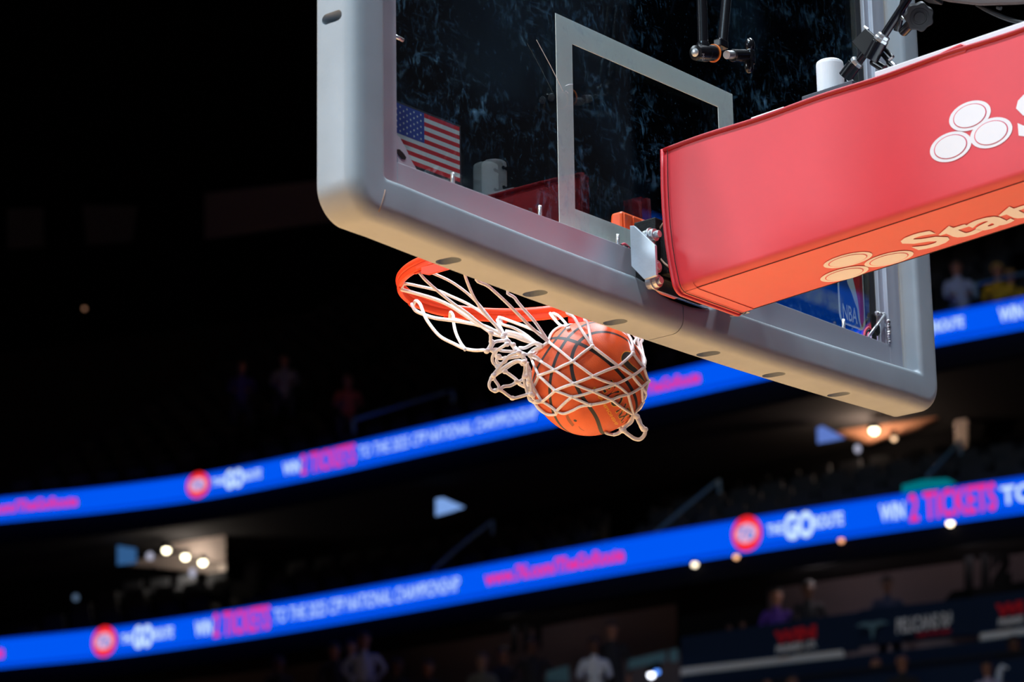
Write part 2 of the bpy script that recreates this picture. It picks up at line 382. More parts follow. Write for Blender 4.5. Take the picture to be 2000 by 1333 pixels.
def apply_bool(bm, cutters):
    me = bpy.data.meshes.new('a'); bm.to_mesh(me); bm.free(); o = bpy.data.objects.new('a', me); COL.objects.link(o)
    cm = bpy.data.meshes.new('c'); cutters.to_mesh(cm); cutters.free(); c = bpy.data.objects.new('c', cm); COL.objects.link(c)
    m = o.modifiers.new('b', 'BOOLEAN'); m.operation = 'DIFFERENCE'; m.solver = 'EXACT'; m.object = c
    bpy.context.view_layer.update()
    r = bpy.data.meshes.new_from_object(o.evaluated_get(bpy.context.evaluated_depsgraph_get()))
    bpy.data.objects.remove(o); bpy.data.objects.remove(c); return r
def capsule(bm, c, a, b, n, L, r, dep):
    """slot cutter centred on c, long axis a, short axis b, pushed along n"""
    a, b, n, c = Vector(a), Vector(b), Vector(n), Vector(c); pts = []
    for i in range(9): t = math.radians(-90+180*i/8); pts.append(c+a*(L/2-r+r*math.cos(t))+b*r*math.sin(t))
    for i in range(9): t = math.radians(90+180*i/8); pts.append(c+a*(-L/2+r+r*math.cos(t))+b*r*math.sin(t))
    prism(bm, [p-n*.01 for p in pts], n*(dep+.01))
for sgn in (-1, 1):
    bm = half(sgn); cut = bmesh.new()
    for x in ((.147, .399, .655) if sgn < 0 else (.167, .402, .648)):
        capsule(cut, (sgn*x, -.010, zbot(x)), Vector((-.12*1, 1, 0)).normalized(), Vector((1, .12, 0)).normalized(), (0, 0, 1), .053, .0160, .016)
    for z in (3.236, 3.72): capsule(cut, (sgn*XO, -.014, z), (0, 1, 0), (0, 0, 1), (-sgn, 0, 0), .050, .0105, .03)
    bmesh.ops.recalc_face_normals(cut, faces=cut.faces)
    me = apply_bool(bm, cut)
    for p in me.polygons: p.use_smooth = True
    b2 = bmesh.new(); b2.from_mesh(me)
    for e in b2.edges:
        if len(e.link_faces) == 2 and e.calc_face_angle(0) > .5: e.smooth = False
    b2.to_mesh(me); b2.free(); me.name = 'edge_pad'
    o = link('edge_pad', me, M['pad'], bb)
# thin tear/crease on the left pad corner
bm = bmesh.new(); tube(bm, [at(752, 371, 1, -.0715), at(749, 386, 1, -.0725), at(744, 402, 1, -.0715), at(740, 414, 1, -.069)], .0012, 6); fin(bm, 'pad_crease', M['cable_tan'], bb, smooth=True)
# ---- flag sticker
def flag():
    x0, x1, z1, hgt = -.826, -.606, 3.127, .1125; y = .0006; bm = bmesh.new(); z0 = z1-hgt
    def q(a, b, c, d, mi, yy): poly_mesh(bm, [(a, yy, c), (b, yy, c), (b, yy, d), (a, yy, d)], mi)
    q(x0-.004, x1+.004, z0-.004, z1+.004, 3, y+.0006)
    for i in range(13): q(x0, x1, z1-hgt*(i+1)/13, z1-hgt*i/13, 0 if i % 2 == 0 else 1, y+.0004)
    xc = x0+(x1-x0)*.535; zc = z1-hgt*7/13; q(x0, xc, zc, z1, 2, y+.0002)
    for r in range(9):
        for c in range(6 if r % 2 == 0 else 5):
            cx = x0+(xc-x0)*((c*2+1 if r % 2 == 0 else c*2+2)/12); cz = z1-(z1-zc)*(r+1)/10; R_ = .0031; pts = []
            for k in range(10):
                t = math.pi/2+k*math.pi/5; rr = R_ if k % 2 == 0 else R_*.42; pts.append((cx+rr*math.cos(t), y, cz+rr*math.sin(t)))
            poly_mesh(bm, pts, 1)
    fin(bm, 'flag_sticker', [M['flag_red'], M['flag_white'], M['flag_blue'], M['flag_edge']], bb)
flag()
# ---- league logo sticker (rounded upright lozenge, white figure between blue and red)
def logo():
    x0, x1, z0, z1 = .683, .789, 3.018, 3.255; bm = bmesh.new()
    def rr(a, b, c, d, r, y, mi):
        pts = []
        for cx, cz, a0 in ((b-r, c+r, -90), (b-r, d-r, 0), (a+r, d-r, 90), (a+r, c+r, 180)):
            for i in range(6): t = math.radians(a0+18*i); pts.append((cx+r*math.cos(t), y, cz+r*math.sin(t)))
        poly_mesh(bm, pts, mi)
    rr(x0, x1, z0, z1, .022, .0016, 0)
    fz = lambda v: z0+(z1-z0)*v; fx = lambda u: x0+(x1-x0)*u
    blue = [(.06, .12), (.10, .05), (.2, .02), (.80, .02), (.72, .12), (.70, .20), (.60, .27), (.52, .34), (.38, .42), (.30, .55), (.34, .70), (.40, .80), (.35, .90), (.45, .98), (.2, .98), (.1, .95), (.06, .88)]
    red = [(.86, .03), (.93, .1), (.95, .2), (.95, .9), (.9, .96), (.8, .98), (.62, .98), (.66, .90), (.60, .84), (.62, .78), (.78, .72), (.76, .62), (.62, .60), (.58, .52), (.66, .42), (.74, .30), (.78, .18), (.80, .08)]
    poly_mesh(bm, [(fx(u), .0012, fz(v)) for u, v in blue], 1); poly_mesh(bm, [(fx(u), .0012, fz(v)) for u, v in red], 2)
    rr(fx(.66), fx(.97), fz(.56), fz(.70), .014, .0010, 0)
    lg = fin(bm, 'league_logo', [M['flag_white'], M['logo_blue'], M['flag_red']], bb)
    text_mesh('logo_lettering', 'NBA', lambda u, v: (fx(.14)+u*.030, .0007, fz(.05)+v*.036), M['flag_white'], lg, .01, 1.9)
logo()

# ================================================================== THE RIM
rim = empty('basketball_hoop', (0, .381, 3.03), 'orange steel hoop bolted in front of the backboard, net hanging from it', 'hoop')
RC_ = (0, .381); th = [2*math.pi*i/96 for i in range(96)]
circ = lambda R, z: [(RC_[0]+R*math.cos(t), RC_[1]+R*math.sin(t), z) for t in th]
bm = bmesh.new(); tube(bm, circ(.2375, 3.0405), .0088, 14, True); fin(bm, 'ring', M['rim'], rim, smooth=True)
bm = bmesh.new()
prof = [(.2325, 3.036), (.2425, 3.036), (.2435, 3.022), (.2395, 3.018), (.2325, 3.020)]
R = [[bm.verts.new((RC_[0]+r*math.cos(t), RC_[1]+r*math.sin(t), z)) for r, z in prof] for t in th]
for i in range(96):
    A, B = R[i], R[(i+1) % 96]
    for j in range(5): bm.faces.new((A[j], A[(j+1) % 5], B[(j+1) % 5], B[j]))
trk = fin(bm, 'net_track', M['rim'], rim, bevel=.0015)
HOOK = [math.radians(15+30*k) for k in range(12)]
for t in HOOK:      # slot where the cord is hooked
    bm = bmesh.new(); c = Vector((RC_[0]+.2385*math.cos(t), RC_[1]+.2385*math.sin(t), 3.0185)); d = Vector((-math.sin(t), math.cos(t), 0))
    tube(bm, [c-d*.012, c-d*.004+Vector((0, 0, -.002)), c+d*.004+Vector((0, 0, -.002)), c+d*.012], .0022, 8); fin(bm, 'net_clip', M['rim'], trk, smooth=True)
for s in (-1, 1):   # side braces running back to the board
    bm = bmesh.new(); pts = [(.246*s, .40), (.240*s, .44), (.225*s, .445), (.212*s, .40), (.195*s, .33), (.15*s, .20), (.085*s, .12), (.085*s, .03), (.17*s, .03), (.246*s, .24)]
    prism(bm, [(x, y, 3.020) for x, y in pts], (0, 0, .006)); prism(bm, [(.246*s, .42, 3.006), (.246*s, .40, 2.999), (.246*s, .26, 2.999), (.246*s, .22, 3.02), (.246*s, .42, 3.02)], (-.005*s, 0, 0))
    fin(bm, 'side_brace', M['rim'], rim, bevel=.001)
bm = bmesh.new()    # breakaway housing seen through the glass
def frust(bm, a, b, zt, ins):
    v = box(bm, a, b)
    for q in v:
        if q.co.z > zt: q.co.x *= ins; q.co.y += (-.012 if q.co.y > .03 else 0)
frust(bm, (-.080, .020, 2.975), (.080, .062, 3.096), 3.05, .93)
hsg = fin(bm, 'spring_housing', M['plastic_orange'], rim, bevel=.006)
bm = bmesh.new()
for k in range(5):
    bm = bmesh.new(); box(bm, (-.060+k*.030-.0105, .0165, 3.040), (-.060+k*.030+.0105, .0215, 3.090)); fin(bm, 'housing_rib', M['plastic_orange'], hsg, bevel=.002)
bm = bmesh.new(); box(bm, (-.09, .002, 2.94), (.09, .018, 3.040)); fin(bm, 'base_plate', M['rim'], rim, bevel=.003)

# ================================================================== THE BALL
CB = Vector((.0791, .2384, 2.8101)); RB = .1207
bE, bM_, bC = Vector((.5351, -.3103, .7857)), Vector((.0098, -.9277, -.3731)), Vector((-.8447, -.2074, .4934))
def leather(nt, b):
    tc = nt.nodes.new('ShaderNodeTexCoord'); v = nt.nodes.new('ShaderNodeTexVoronoi'); v.inputs['Scale'].default_value = 520
    nt.links.new(tc.outputs['Object'], v.inputs['Vector']); bp = nt.nodes.new('ShaderNodeBump'); bp.inputs['Strength'].default_value = .35; bp.inputs['Distance'].default_value = .0006
    nt.links.new(v.outputs['Distance'], bp.inputs['Height']); bp.invert = True; nt.links.new(bp.outputs[0], b.inputs['Normal'])
    n = nt.nodes.new('ShaderNodeTexNoise'); n.inputs['Scale'].default_value = 14; n.inputs['Detail'].default_value = 4; nt.links.new(tc.outputs['Object'], n.inputs['Vector'])
    r = nt.nodes.new('ShaderNodeValToRGB'); r.color_ramp.elements[0].color = (.60, .078, .012, 1); r.color_ramp.elements[1].color = (.78, .12, .020, 1)
    r.color_ramp.elements[0].position = .35; r.color_ramp.elements[1].position = .65; nt.links.new(n.outputs[0], r.inputs[0]); nt.links.new(r.outputs[0], b.inputs['Base Color'])
M['leather'] = mat('orange_composite_leather', (.75, .13, .025), .5, build=leather)
M['seam'] = mat('black_ball_seam', (.012, .014, .018), .55); M['ink'] = mat('black_ball_ink', (.015, .013, .012), .5)
M['gold'] = mat('gold_ball_print', (.80, .36, .02), .45); M['brown_ink'] = mat('faint_brown_print', (.30, .06, .012), .5)
ball = empty('basketball', CB-Vector((0, 0, RB)), 'orange basketball dropping through the white net', 'ball')
bm = bmesh.new(); bmesh.ops.create_icosphere(bm, subdivisions=6, radius=RB)
for v in bm.verts: v.co += CB
fin(bm, 'leather_cover', M['leather'], ball, smooth=True)
def onball(d, k=1.0): return CB+Vector(d).normalized()*RB*k
def loopdir(al, ps): return bM_*math.cos(al)+(bC*math.cos(ps)+bE*math.sin(ps))*math.sin(al)
seams = []
seams.append([bM_*math.cos(t)+bC*math.sin(t) for t in [2*math.pi*i/120 for i in range(120)]])
seams.append([bC*math.cos(t)+bE*math.sin(t) for t in [2*math.pi*i/120 for i in range(120)]])
for s in (0, 1):
    L_ = []
    for i in range(120):
        ps = 2*math.pi*i/120; al = math.radians(61+15*math.cos(2*ps)); al = al if s == 0 else math.pi-al; L_.append(loopdir(al, ps))
    seams.append(L_)
for L_ in seams:
    bm = bmesh.new(); n = len(L_); P = [Vector(d).normalized() for d in L_]; A = []
    for i in range(n):
        t = (P[(i+1) % n]-P[i-1]).normalized(); b = P[i].cross(t).normalized(); w_ = .0040/RB
        A.append([bm.verts.new(onball(P[i]+b*w_, 1.0009)), bm.verts.new(onball(P[i], 1.0013)), bm.verts.new(onball(P[i]-b*w_, 1.0009))])
    for i in range(n):
        a, b = A[i], A[(i+1) % n]; bm.faces.new((a[0], b[0], b[1], a[1])); bm.faces.new((a[1], b[1], b[2], a[2]))
    fin(bm, 'seam', M['seam'], ball, smooth=True)
def sph(px, py, Rr=RB):
    d = ray(px, py).normalized(); o = CAM-CB; b = o.dot(d); D = b*b-(o.dot(o)-Rr*Rr)
    return CAM+d*(-b-math.sqrt(max(D, 0)))
def balltext(s, p0, p1, hgt, m, bold, name, lift=1.002):
    """text running over the ball surface from pixel p0 towards p1 (baseline), cap height in metres"""
    a = (sph(*p0)-CB).normalized(); b = (sph(*p1)-CB).normalized(); ang = a.angle(b); t = (b-a*a.dot(b)).normalized(); up = a.cross(t).normalized()
    if up.dot(UP*.5+RT) < 0: up = -up
    wid = ang*RB/hgt
    def f(u, v):
        th_ = u*hgt/RB; ph = v*hgt/RB
        return onball((a*math.cos(th_)+t*math.sin(th_))*math.cos(ph)+up*math.sin(ph), lift)
    return text_mesh(name, s, f, m, ball, bold, wid)
balltext('EVO NXT', (1174, 757), (1215, 829), .027, M['gold'], .06, 'gold_lettering', 1.0022)
balltext('EVO NXT', (1174.5, 757), (1214.8, 828.6), .0265, M['ink'], .025, 'black_lettering', 1.0034)
balltext('CHAMPIONSHIP', (1157.5, 758), (1203, 832), .0062, M['gold'], .03, 'small_gold_lettering')
def decal(pts, m, name, lift):
    bm = bmesh.new(); poly_mesh(bm, [onball(sph(x, y)-CB, lift) for x, y in pts]); fin(bm, name, m, ball, recalc=False)
sw = [(570, 380), (430, 400), (350, 490), (345, 620), (430, 730), (560, 820), (720, 880), (830, 965), (900, 1060), (950, 1120), (910, 970), (810, 850), (690, 730), (570, 610), (520, 520), (540, 450)]
cx, cy = 600, 720
swp = [(1190+x/13.33, 660+y/13.33) for x, y in sw]
def strip(name, m, pts, ws, lift):
    bm = bmesh.new(); P = smooth_path([Vector((x, y, 0)) for x, y in pts], 6); n = len(P); A = []
    for i, p in enumerate(P):
        t = (P[min(i+1, n-1)]-P[max(i-1, 0)]).normalized(); b = Vector((-t.y, t.x, 0)); k = i/(n-1)*(len(ws)-1); j = min(int(k), len(ws)-2); w_ = ws[j]+(ws[j+1]-ws[j])*(k-j)
        A.append([bm.verts.new(onball(sph(*(p+b*w_).xy)-CB, lift)), bm.verts.new(onball(sph(*(p-b*w_).xy)-CB, lift))])
    for a, b in zip(A, A[1:]): bm.faces.new((a[0], b[0], b[1], a[1]))
    fin(bm, name, m, ball)
sp = [(1232, 692), (1222, 693), (1219, 703), (1229, 716), (1241, 725), (1251, 736), (1259, 746)]
strip('gold_flourish', M['gold'], sp, [5, 6.5, 6.5, 6.5, 5.5, 4, 1.5], 1.0022); strip('black_flourish', M['ink'], sp, [3, 5, 5.3, 5.2, 4.3, 2.8, .5], 1.0034)
strip('brown_patch', M['brown_ink'], [(1107, 812), (1112, 822), (1120, 832)], [2.6, 3, 2.6], 1.002)
strip('black_dot', M['ink'], [(1120.5, 821), (1123.5, 822), (1126.5, 823)], [1.2, 2.2, 1.2], 1.002)
strip('faint_brown_lettering', M['brown_ink'], [(1130, 833), (1134, 838), (1141, 842)], [.5, .8, .5], 1.002)

# ================================================================== THE NET
z8 = lambda x, y: (1000+x/4.76, 600+y/4.76)
z2 = lambda x, y: (760+x/6.667, 490+y/6.667)
z6 = lambda x, y: (930+x/8.33, 640+y/8.33)
knots = []
net = empty('basketball_net', (0, .381, 2.7), 'white cord basketball net swung to one side and stretched around the ball', 'net')
netbm = bmesh.new(); RN = .0031
DB = depth_of(CB)
def hook(k): t = HOOK[k]; return Vector((RC_[0]+.2345*math.cos(t), RC_[1]+.2345*math.sin(t), 3.0165))
def wrap(px, py, k=.0038): 
    """point on the ball surface, or just beside it when the pixel misses the ball"""
    return sph(px, py, RB+k)
def onarc(p, q, n=10):      # straight cord on the image, hugging the sphere
    return [wrap(p[0]+(q[0]-p[0])*i/n, p[1]+(q[1]-p[1])*i/n) for i in range(n+1)]
def cord(P, r=RN, k=5): tube(netbm, smooth_path(P, k) if k > 1 else P, r*random.uniform(.95, 1.1), 7)
def knot(p, r=.0052): knots.append((Vector(p), r))
Z = dict(A1=(340, 325), A2=(747, 365), A3=(1125, 430), B1=(170, 455), B2=(565, 507), B3=(990, 550), B4=(1225, 560), C1=(250, 640), C2=(395, 588), C3=(755, 645), C4=(1120, 640), C5=(1268, 690),
         D1=(195, 750), D2=(400, 780), D3=(572, 715), D4=(960, 720), D5=(1205, 745), E1=(280, 880), E2=(555, 838), E3=(755, 785), E4=(1080, 815), F1=(205, 885), F2=(412, 970), F3=(730, 912), F4=(925, 865), F5=(1215, 885), G1=(1130, 1005), H1=(1030, 1140))
Z = {k: z8(*v) for k, v in Z.items()}
for e in 'A1-B2 A2-B2 A2-B3 A3-B3 A3-B4 B1-A1 B1-C2 B2-C2 B2-C3 B3-C3 B3-C4 B4-C4 C2-C1 C2-D3 C3-D3 C3-D4 C4-D4 C4-D5 C5-D5 B4-C5 C1-D1 C1-D2 D3-D2 D3-E3 D4-E3 D4-E4 D5-E4 D2-E1 D2-E2 E3-E2 E3-F4 E4-F4 E4-G1 D5-F5 E1-F2 E2-F2 E2-F3 F4-F3 F4-G1 F1-E1 D1-E1 B1-C1 F5-G1 G1-H1 C5-F5 D1-F1'.split():
    a, b = e.split('-'); P = onarc(Z[a], Z[b])
    # a little slack: bow each cord sideways
    bow = random.uniform(-.0016, .0016); n = len(P)
    cord([p+UP*bow*math.sin(math.pi*i/(n-1)) for i, p in enumerate(P)], k=2)
for k, v in Z.items(): knot(wrap(*v))
for pts in ([(412, 970), (405, 1000), (330, 1000), (260, 950), (205, 885)], [(412, 970), (480, 992), (560, 965), (640, 925), (730, 912)], [(1030, 1140), (960, 1185), (900, 1180), (870, 1170)], [(205, 885), (160, 860), (150, 780), (140, 620), (125, 480)], [(730, 912), (850, 890), (925, 865)]):
    cord([wrap(*z8(*p)) for p in pts])
# cords round the far side of the ball
def far(a, b, bend, n=14):
    a = (a-CB).normalized(); b = (b-CB).normalized(); m = (FW+bend*UP).normalized(); P = []
    for i in range(n+1):
        t = i/n; d = a*(1-t)**2+m*2*t*(1-t)*1.6+b*t*t; P.append(CB+d.normalized()*(RB+.0045))
    cord(P, k=2)
W_ = lambda n: wrap(*Z[n])
for a, b, c in [('A3', 'A1', .9), ('B4', 'B1', .6), ('C5', 'B1', .25), ('C5', 'D1', .1), ('F5', 'D1', -.2), ('F5', 'F1', -.5), ('G1', 'F1', -.8), ('B4', 'D1', .4), ('D5', 'F1', -.3)]: far(W_(a), W_(b), c)
# long cords from the rim
dz = lambda P, d0, d1: [atd(x, y, d0+(d1-d0)*i/(len(P)-1)) for i, (x, y) in enumerate(P)]
def run(k, pts, end, r=RN, conv=z2):
    """from rim hook k through picture points to a 3-D end point, distance changing evenly"""
    a = hook(k); d0, d1 = depth_of(a), depth_of(end); n = len(pts)
    cord([a]+[atd(*conv(*p), d0+(d1-d0)*(i+1)/(n+1)) for i, p in enumerate(pts)]+[end], r)
K0 = atd(985, 658, 6.47); A1, A2, A3, B4 = W_('A1'), W_('A2'), W_('A3'), W_('B4')
run(5, [(480, 390), (650, 540), (850, 700), (1000, 800), (1200, 960), (1380, 1050)], K0)
run(5, [(430, 248), (560, 290), (800, 400), (1000, 540), (1150, 680), (1290, 850), (1390, 980)], K0)
run(4, [(205, 432), (420, 468), (640, 520), (800, 590), (1000, 680), (1200, 800), (1320, 900), (1420, 1000)], K0)
run(4, [(330, 550), (600, 630), (800, 720), (1000, 850), (1200, 980), (1350, 1080)], K0, RN*1.35)
run(6, [(980, 290), (1030, 440), (1100, 600), (1200, 760), (1300, 880), (1400, 990)], K0)
run(7, [(1150, 345), (1300, 470), (1500, 650), (1700, 850), (1850, 1000)], A1)
run(8, [(1590, 490), (1640, 620), (1750, 760), (1900, 930)], A1)
run(9, [(525, 5), (580, 100), (650, 220)], A2, conv=z8); run(9, [(685, 65), (705, 150), (725, 260)], A2, conv=z8)
run(10, [(780, 100), (860, 140), (960, 210), (1060, 300)], A3, conv=z8); run(10, [(1025, 205), (1080, 280), (1118, 340)], A3, conv=z8)
run(11, [(1130, 255), (1135, 330)], A3, conv=z8); run(11, [(1140, 255), (1170, 330), (1200, 450)], B4, RN, z8); run(11, [(1180, 265), (1195, 340), (1215, 430), (1228, 500)], B4, RN*1.1, z8)
run(10, [(1025, 205), (1100, 330), (1180, 430)], B4, RN*.9, z8)
# near hooks : left hanging loops
run(3, [(345, 655), (400, 690), (440, 790), (490, 900), (600, 1050), (700, 1140), (850, 1215), (980, 1275), (1120, 1300), (1220, 1295)], atd(951, 686, 6.42), RN*1.2)
run(3, [(295, 700), (340, 775), (440, 825), (600, 878), (850, 912), (1050, 945), (1250, 985), (1400, 1060)], K0, RN*1.2)
run(2, [(800, 800), (835, 850), (842, 950), (872, 1080), (930, 1200), (975, 1262)], atd(908, 684, 6.43))
run(1, [(1430, 868), (1600, 925), (1800, 1000), (1920, 1055)], A1); run(1, [(1420, 900), (1480, 960), (1620, 1005), (1760, 1080), (1850, 1150), (1935, 1220)], atd(1052, 676, 6.48))
run(1, [(1410, 900), (1440, 980), (1480, 1060)], K0)
run(0, [(355, 60), (400, 120), (450, 170), (500, 190)], wrap(*z8(520, 205)), conv=z8); run(0, [(380, 60), (430, 80), (480, 130), (520, 180)], wrap(*z8(535, 200)), conv=z8)
run(2, [(1250, 1000), (1450, 1060), (1600, 1110), (1760, 1150), (1880, 1200)], atd(1052, 676, 6.49))
# the gathered bunch running down beside the ball
def free(pts, d0=6.44, d1=6.44, r=RN, conv=z6): cord([atd(*conv(*p), d0+(d1-d0)*i/(len(pts)-1)) for i, p in enumerate(pts)], r)
free([(440, 140), (560, 250), (690, 370), (790, 500), (830, 650), (850, 760), (850, 900), (900, 1090), (960, 1200)], 6.46, 6.45)
free([(480, 150), (600, 300), (740, 400), (860, 450), (980, 480), (1083, 570)], 6.46, 6.43)
free([(430, 170), (530, 230), (650, 390), (730, 470), (810, 560), (880, 700), (890, 850), (930, 960), (1010, 1110), (1060, 1200)], 6.45, 6.44)
free([(790, 540), (790, 700), (770, 820), (800, 960), (860, 1150), (930, 1210)], 6.43, 6.44); free([(840, 560), (830, 700), (880, 880), (900, 1040), (920, 1120), (880, 1110)], 6.42, 6.44)
free([(700, 330), (800, 330), (900, 280), (980, 255), (1083, 300)], 6.45, 6.42, RN*1.15)
free([(850, 440), (920, 370), (1000, 330), (1083, 310)], 6.45, 6.42)
free([(480, 60), (620, 90), (780, 150), (900, 230), (1000, 260)], 6.5, 6.47, RN*1.3); free([(350, 100), (600, 140), (760, 200), (900, 240)], 6.51, 6.48, RN*1.2)
# hanging tail loops
TAIL = [([(170, 390), (240, 330), (300, 240), (400, 215), (490, 215)], 6.42), ([(240, 90), (235, 190), (240, 270), (180, 380)], 6.40), ([(500, 275), (400, 330), (310, 400), (265, 480), (275, 570), (350, 640)], 6.41),
        ([(260, 370), (330, 350), (420, 380), (600, 390), (690, 400)], 6.43), ([(690, 410), (560, 450), (490, 510), (430, 580), (340, 690), (260, 800), (210, 920), (240, 1010), (320, 1040), (370, 1000), (360, 940), (300, 850), (285, 780)], 6.39),
        ([(780, 560), (680, 540), (580, 570), (450, 650), (340, 735), (270, 810)], 6.41), ([(760, 590), (680, 560), (580, 600), (470, 680), (350, 750), (260, 830)], 6.43), ([(370, 1010), (440, 1050), (520, 1110), (600, 1150), (700, 1130), (840, 1090), (890, 1090)], 6.41),
        ([(390, 1000), (460, 960), (560, 945), (660, 895), (740, 860), (790, 800)], 6.42), ([(470, 720), (560, 780), (660, 860), (700, 920), (800, 970), (860, 1000)], 6.44), ([(370, 470), (330, 540), (380, 590), (470, 560), (520, 500), (700, 470), (760, 460)], 6.44), ([(300, 410), (330, 480), (360, 500), (480, 500)], 6.45)]
for pts, d in TAIL:
    free(pts, d, d+.03, RN*1.1)
    for p in (pts[0], pts[-1]): knot(atd(*z6(*p), d), .0062)
for p in [(440, 150), (520, 230), (640, 390), (760, 440), (800, 600), (840, 700), (860, 880), (920, 1110), (1000, 1210), (460, 110), (600, 280), (880, 430), (660, 880), (590, 1150), (310, 1030), (250, 230)]: knot(atd(*z6(*p), 6.43), .0062)
# lower right tail
def zb(pts, d, r): cord([atd(*z8(*p), d) for p in pts], r)
zb([(1140, 1000), (1165, 1040), (1190, 1090), (1235, 1140), (1230, 1190), (1190, 1230), (1140, 1225), (1085, 1190), (1035, 1150)], 6.40, RN*1.25)
zb([(1150, 1000), (1180, 1050), (1200, 1110), (1225, 1150)], 6.42, RN*1.6); zb([(1030, 1140), (1000, 1125)], 6.42, RN*1.4); zb([(1130, 1010), (1110, 1070), (1060, 1110), (1000, 1170), (940, 1190)], 6.405, RN*1.1)
for p in ((1235, 1140), (1035, 1150), (1160, 1020)): knot(atd(*z8(*p), 6.40), .007)
fin(netbm, 'net_cord', M['cord'], net, smooth=True)
for p, r in knots: bm = bmesh.new(); blob(bm, p, r, 1, 1, .85); fin(bm, 'cord_knot', M['cord'], net, smooth=True)

# ================================================================== THE SUPPORT ARM AND ITS RED PAD
arm = empty('support_arm', (0, -.13, 2.93), 'grey steel support arm running back from the backboard, mostly inside the red pad', 'support arm')
ztop = lambda y: 3.184+.040*(-y-.118); zlow = lambda y: 2.878+.060*(-y-.14)
def slab(x0, x1, ys, zf0, zf1, name, m, parent, bev=.002):
    bm = bmesh.new(); R = [[bm.verts.new((x, y, z)) for x, z in ((x0, zf0(y)), (x1, zf0(y)), (x1, zf1(y)), (x0, zf1(y)))] for y in ys]
    for A, B in zip(R, R[1:]):
        for i in range(4): bm.faces.new((A[i], A[(i+1) % 4], B[(i+1) % 4], B[i]))
    bm.faces.new(R[0][::-1]); bm.faces.new(R[-1]); return fin(bm, name, m, parent, bevel=bev)
slab(-.075, .075, (-.13, -1.75), lambda y: zlow(y)+.03, lambda y: ztop(y)+.012, 'steel_tube', M['steel_grey'], arm)
slab(-.098, .06, (-.62, -1.7), lambda y: ztop(y)+.002, lambda y: ztop(y)+.020, 'white_top_plate', M['white_plastic'], arm)
slab(-.09, .03, (-.32, -.40), lambda y: ztop(y)+.002, lambda y: ztop(y)+.016, 'terminal_box', M['white_plastic'], arm)
slab(-.085, .03, (-.44, -.56), lambda y: ztop(y)+.008, lambda y: ztop(y)+.026, 'junction_box', M['steel_grey'], arm)
for pts in ([(1575, 203), (1590, 193), (1610, 184), (1626, 181)], [(1585, 201), (1600, 193), (1614, 187), (1628, 184)]):
    bm = bmesh.new(); tube(bm, smooth_path([at(x, y, 0, -.075) for x, y in pts]), .0022, 8); fin(bm, 'thin_cable', M['cable_tan'], arm, smooth=True)
bm = bmesh.new(); tube(bm, smooth_path([at(x, y, 0, -.1) for x, y in [(1300, 430), (1288, 449), (1281, 472), (1284, 495), (1296, 513), (1310, 524)]]), .0022, 8)
tag(fin(bm, 'thin_cable', M['cable_tan'], arm, smooth=True), 'tan cable looping beside the bracket bolts')
apad = empty('arm_pad', (0, -.13, 2.87), 'red vinyl pad wrapped round the support arm, white oval logos and lettering', 'pad')
# outer U section swept along y ; n steps with soft bulges
YS = [-.118-.02*i for i in range(85)]
def usec(y, xo, inner=False):
    zt, zl = ztop(y), zlow(y); t = .022 if inner else 0; r = .020; s = []
    s.append((-xo+t, zt)); 
    for k in range(1, 7): s.append((-xo+t-(0 if inner else .004*math.sin(math.pi*k/7)), zt+(zl+r-zt)*k/7))
    for k in range(7): a = math.radians(90*k/6); s.append((-xo+t+(r-r*math.cos(a))*(1 if not inner else .4), zl+t+r-r*math.sin(a) if not inner else zl+t+.008-.008*math.sin(a)))
    return s
def upad():
    bm = bmesh.new(); R = []; X = .110
    for i, y in enumerate(YS):
        o = usec(y, X); yy = y
        full = o+[(-a, b) for a, b in reversed(o)]
        inn = usec(y, X, True); fi = inn+[(-a, b) for a, b in reversed(inn)]
        ring = full+fi[::-1]
        # front edge leans: lower part sits further back
        zt, zl = ztop(y), zlow(y); vs = []
        for a, b in ring:
            f_ = min(1, max(0, (zt-b)/(zt-zl))); lean = -.022*f_**3 if i < 3 else 0
            vs.append(bm.verts.new((a, yy+lean, b)))
        R.append(vs)
    k = len(R[0])
    for A, B in zip(R, R[1:]):
        for i in range(k): bm.faces.new((A[i], A[(i+1) % k], B[(i+1) % k], B[i]))
    bm.faces.new(R[0][::-1]); bm.faces.new(R[-1]); return bm, R
bm, R = upad(); fin_auto(bm, 'padded_cover', M['vinyl'], apad, ang=.9)
# bindings (piping) along the upper rims and the front opening, stitch lines
for s in (-1, 1):
    bm = bmesh.new(); tube(bm, [(s*.1105, y, ztop(y)-.001+.0015*math.sin(y*22)) for y in YS], .0052, 8); fin(bm, 'edge_binding', M['vinyl_dark'], apad, smooth=True)
bm = bmesh.new(); y0 = YS[0]; o = usec(y0, .112); full = o+[(-a, b) for a, b in reversed(o)]; zt, zl = ztop(y0), zlow(y0)
tube(bm, [(a, y0+.002-.022*min(1, max(0, (zt-b)/(zt-zl)))**3, b) for a, b in full], .0045, 8); fin(bm, 'edge_binding', M['vinyl'], apad, smooth=True)
bm = bmesh.new(); tube(bm, [(a*1.012-(.0006 if a < 0 else -.0006), y0-.012-.022*min(1, max(0, (zt-b)/(zt-zl)))**3, b-(.0012 if b < zl+.012 else 0)) for a, b in full], .0009, 5)
for s in (-1, 1): tube(bm, [(s*(.110-.0125), y, zlow(y)+.0008) for y in YS[1:]], .0009, 5)
fin(bm, 'stitching', M['stitch'], apad)
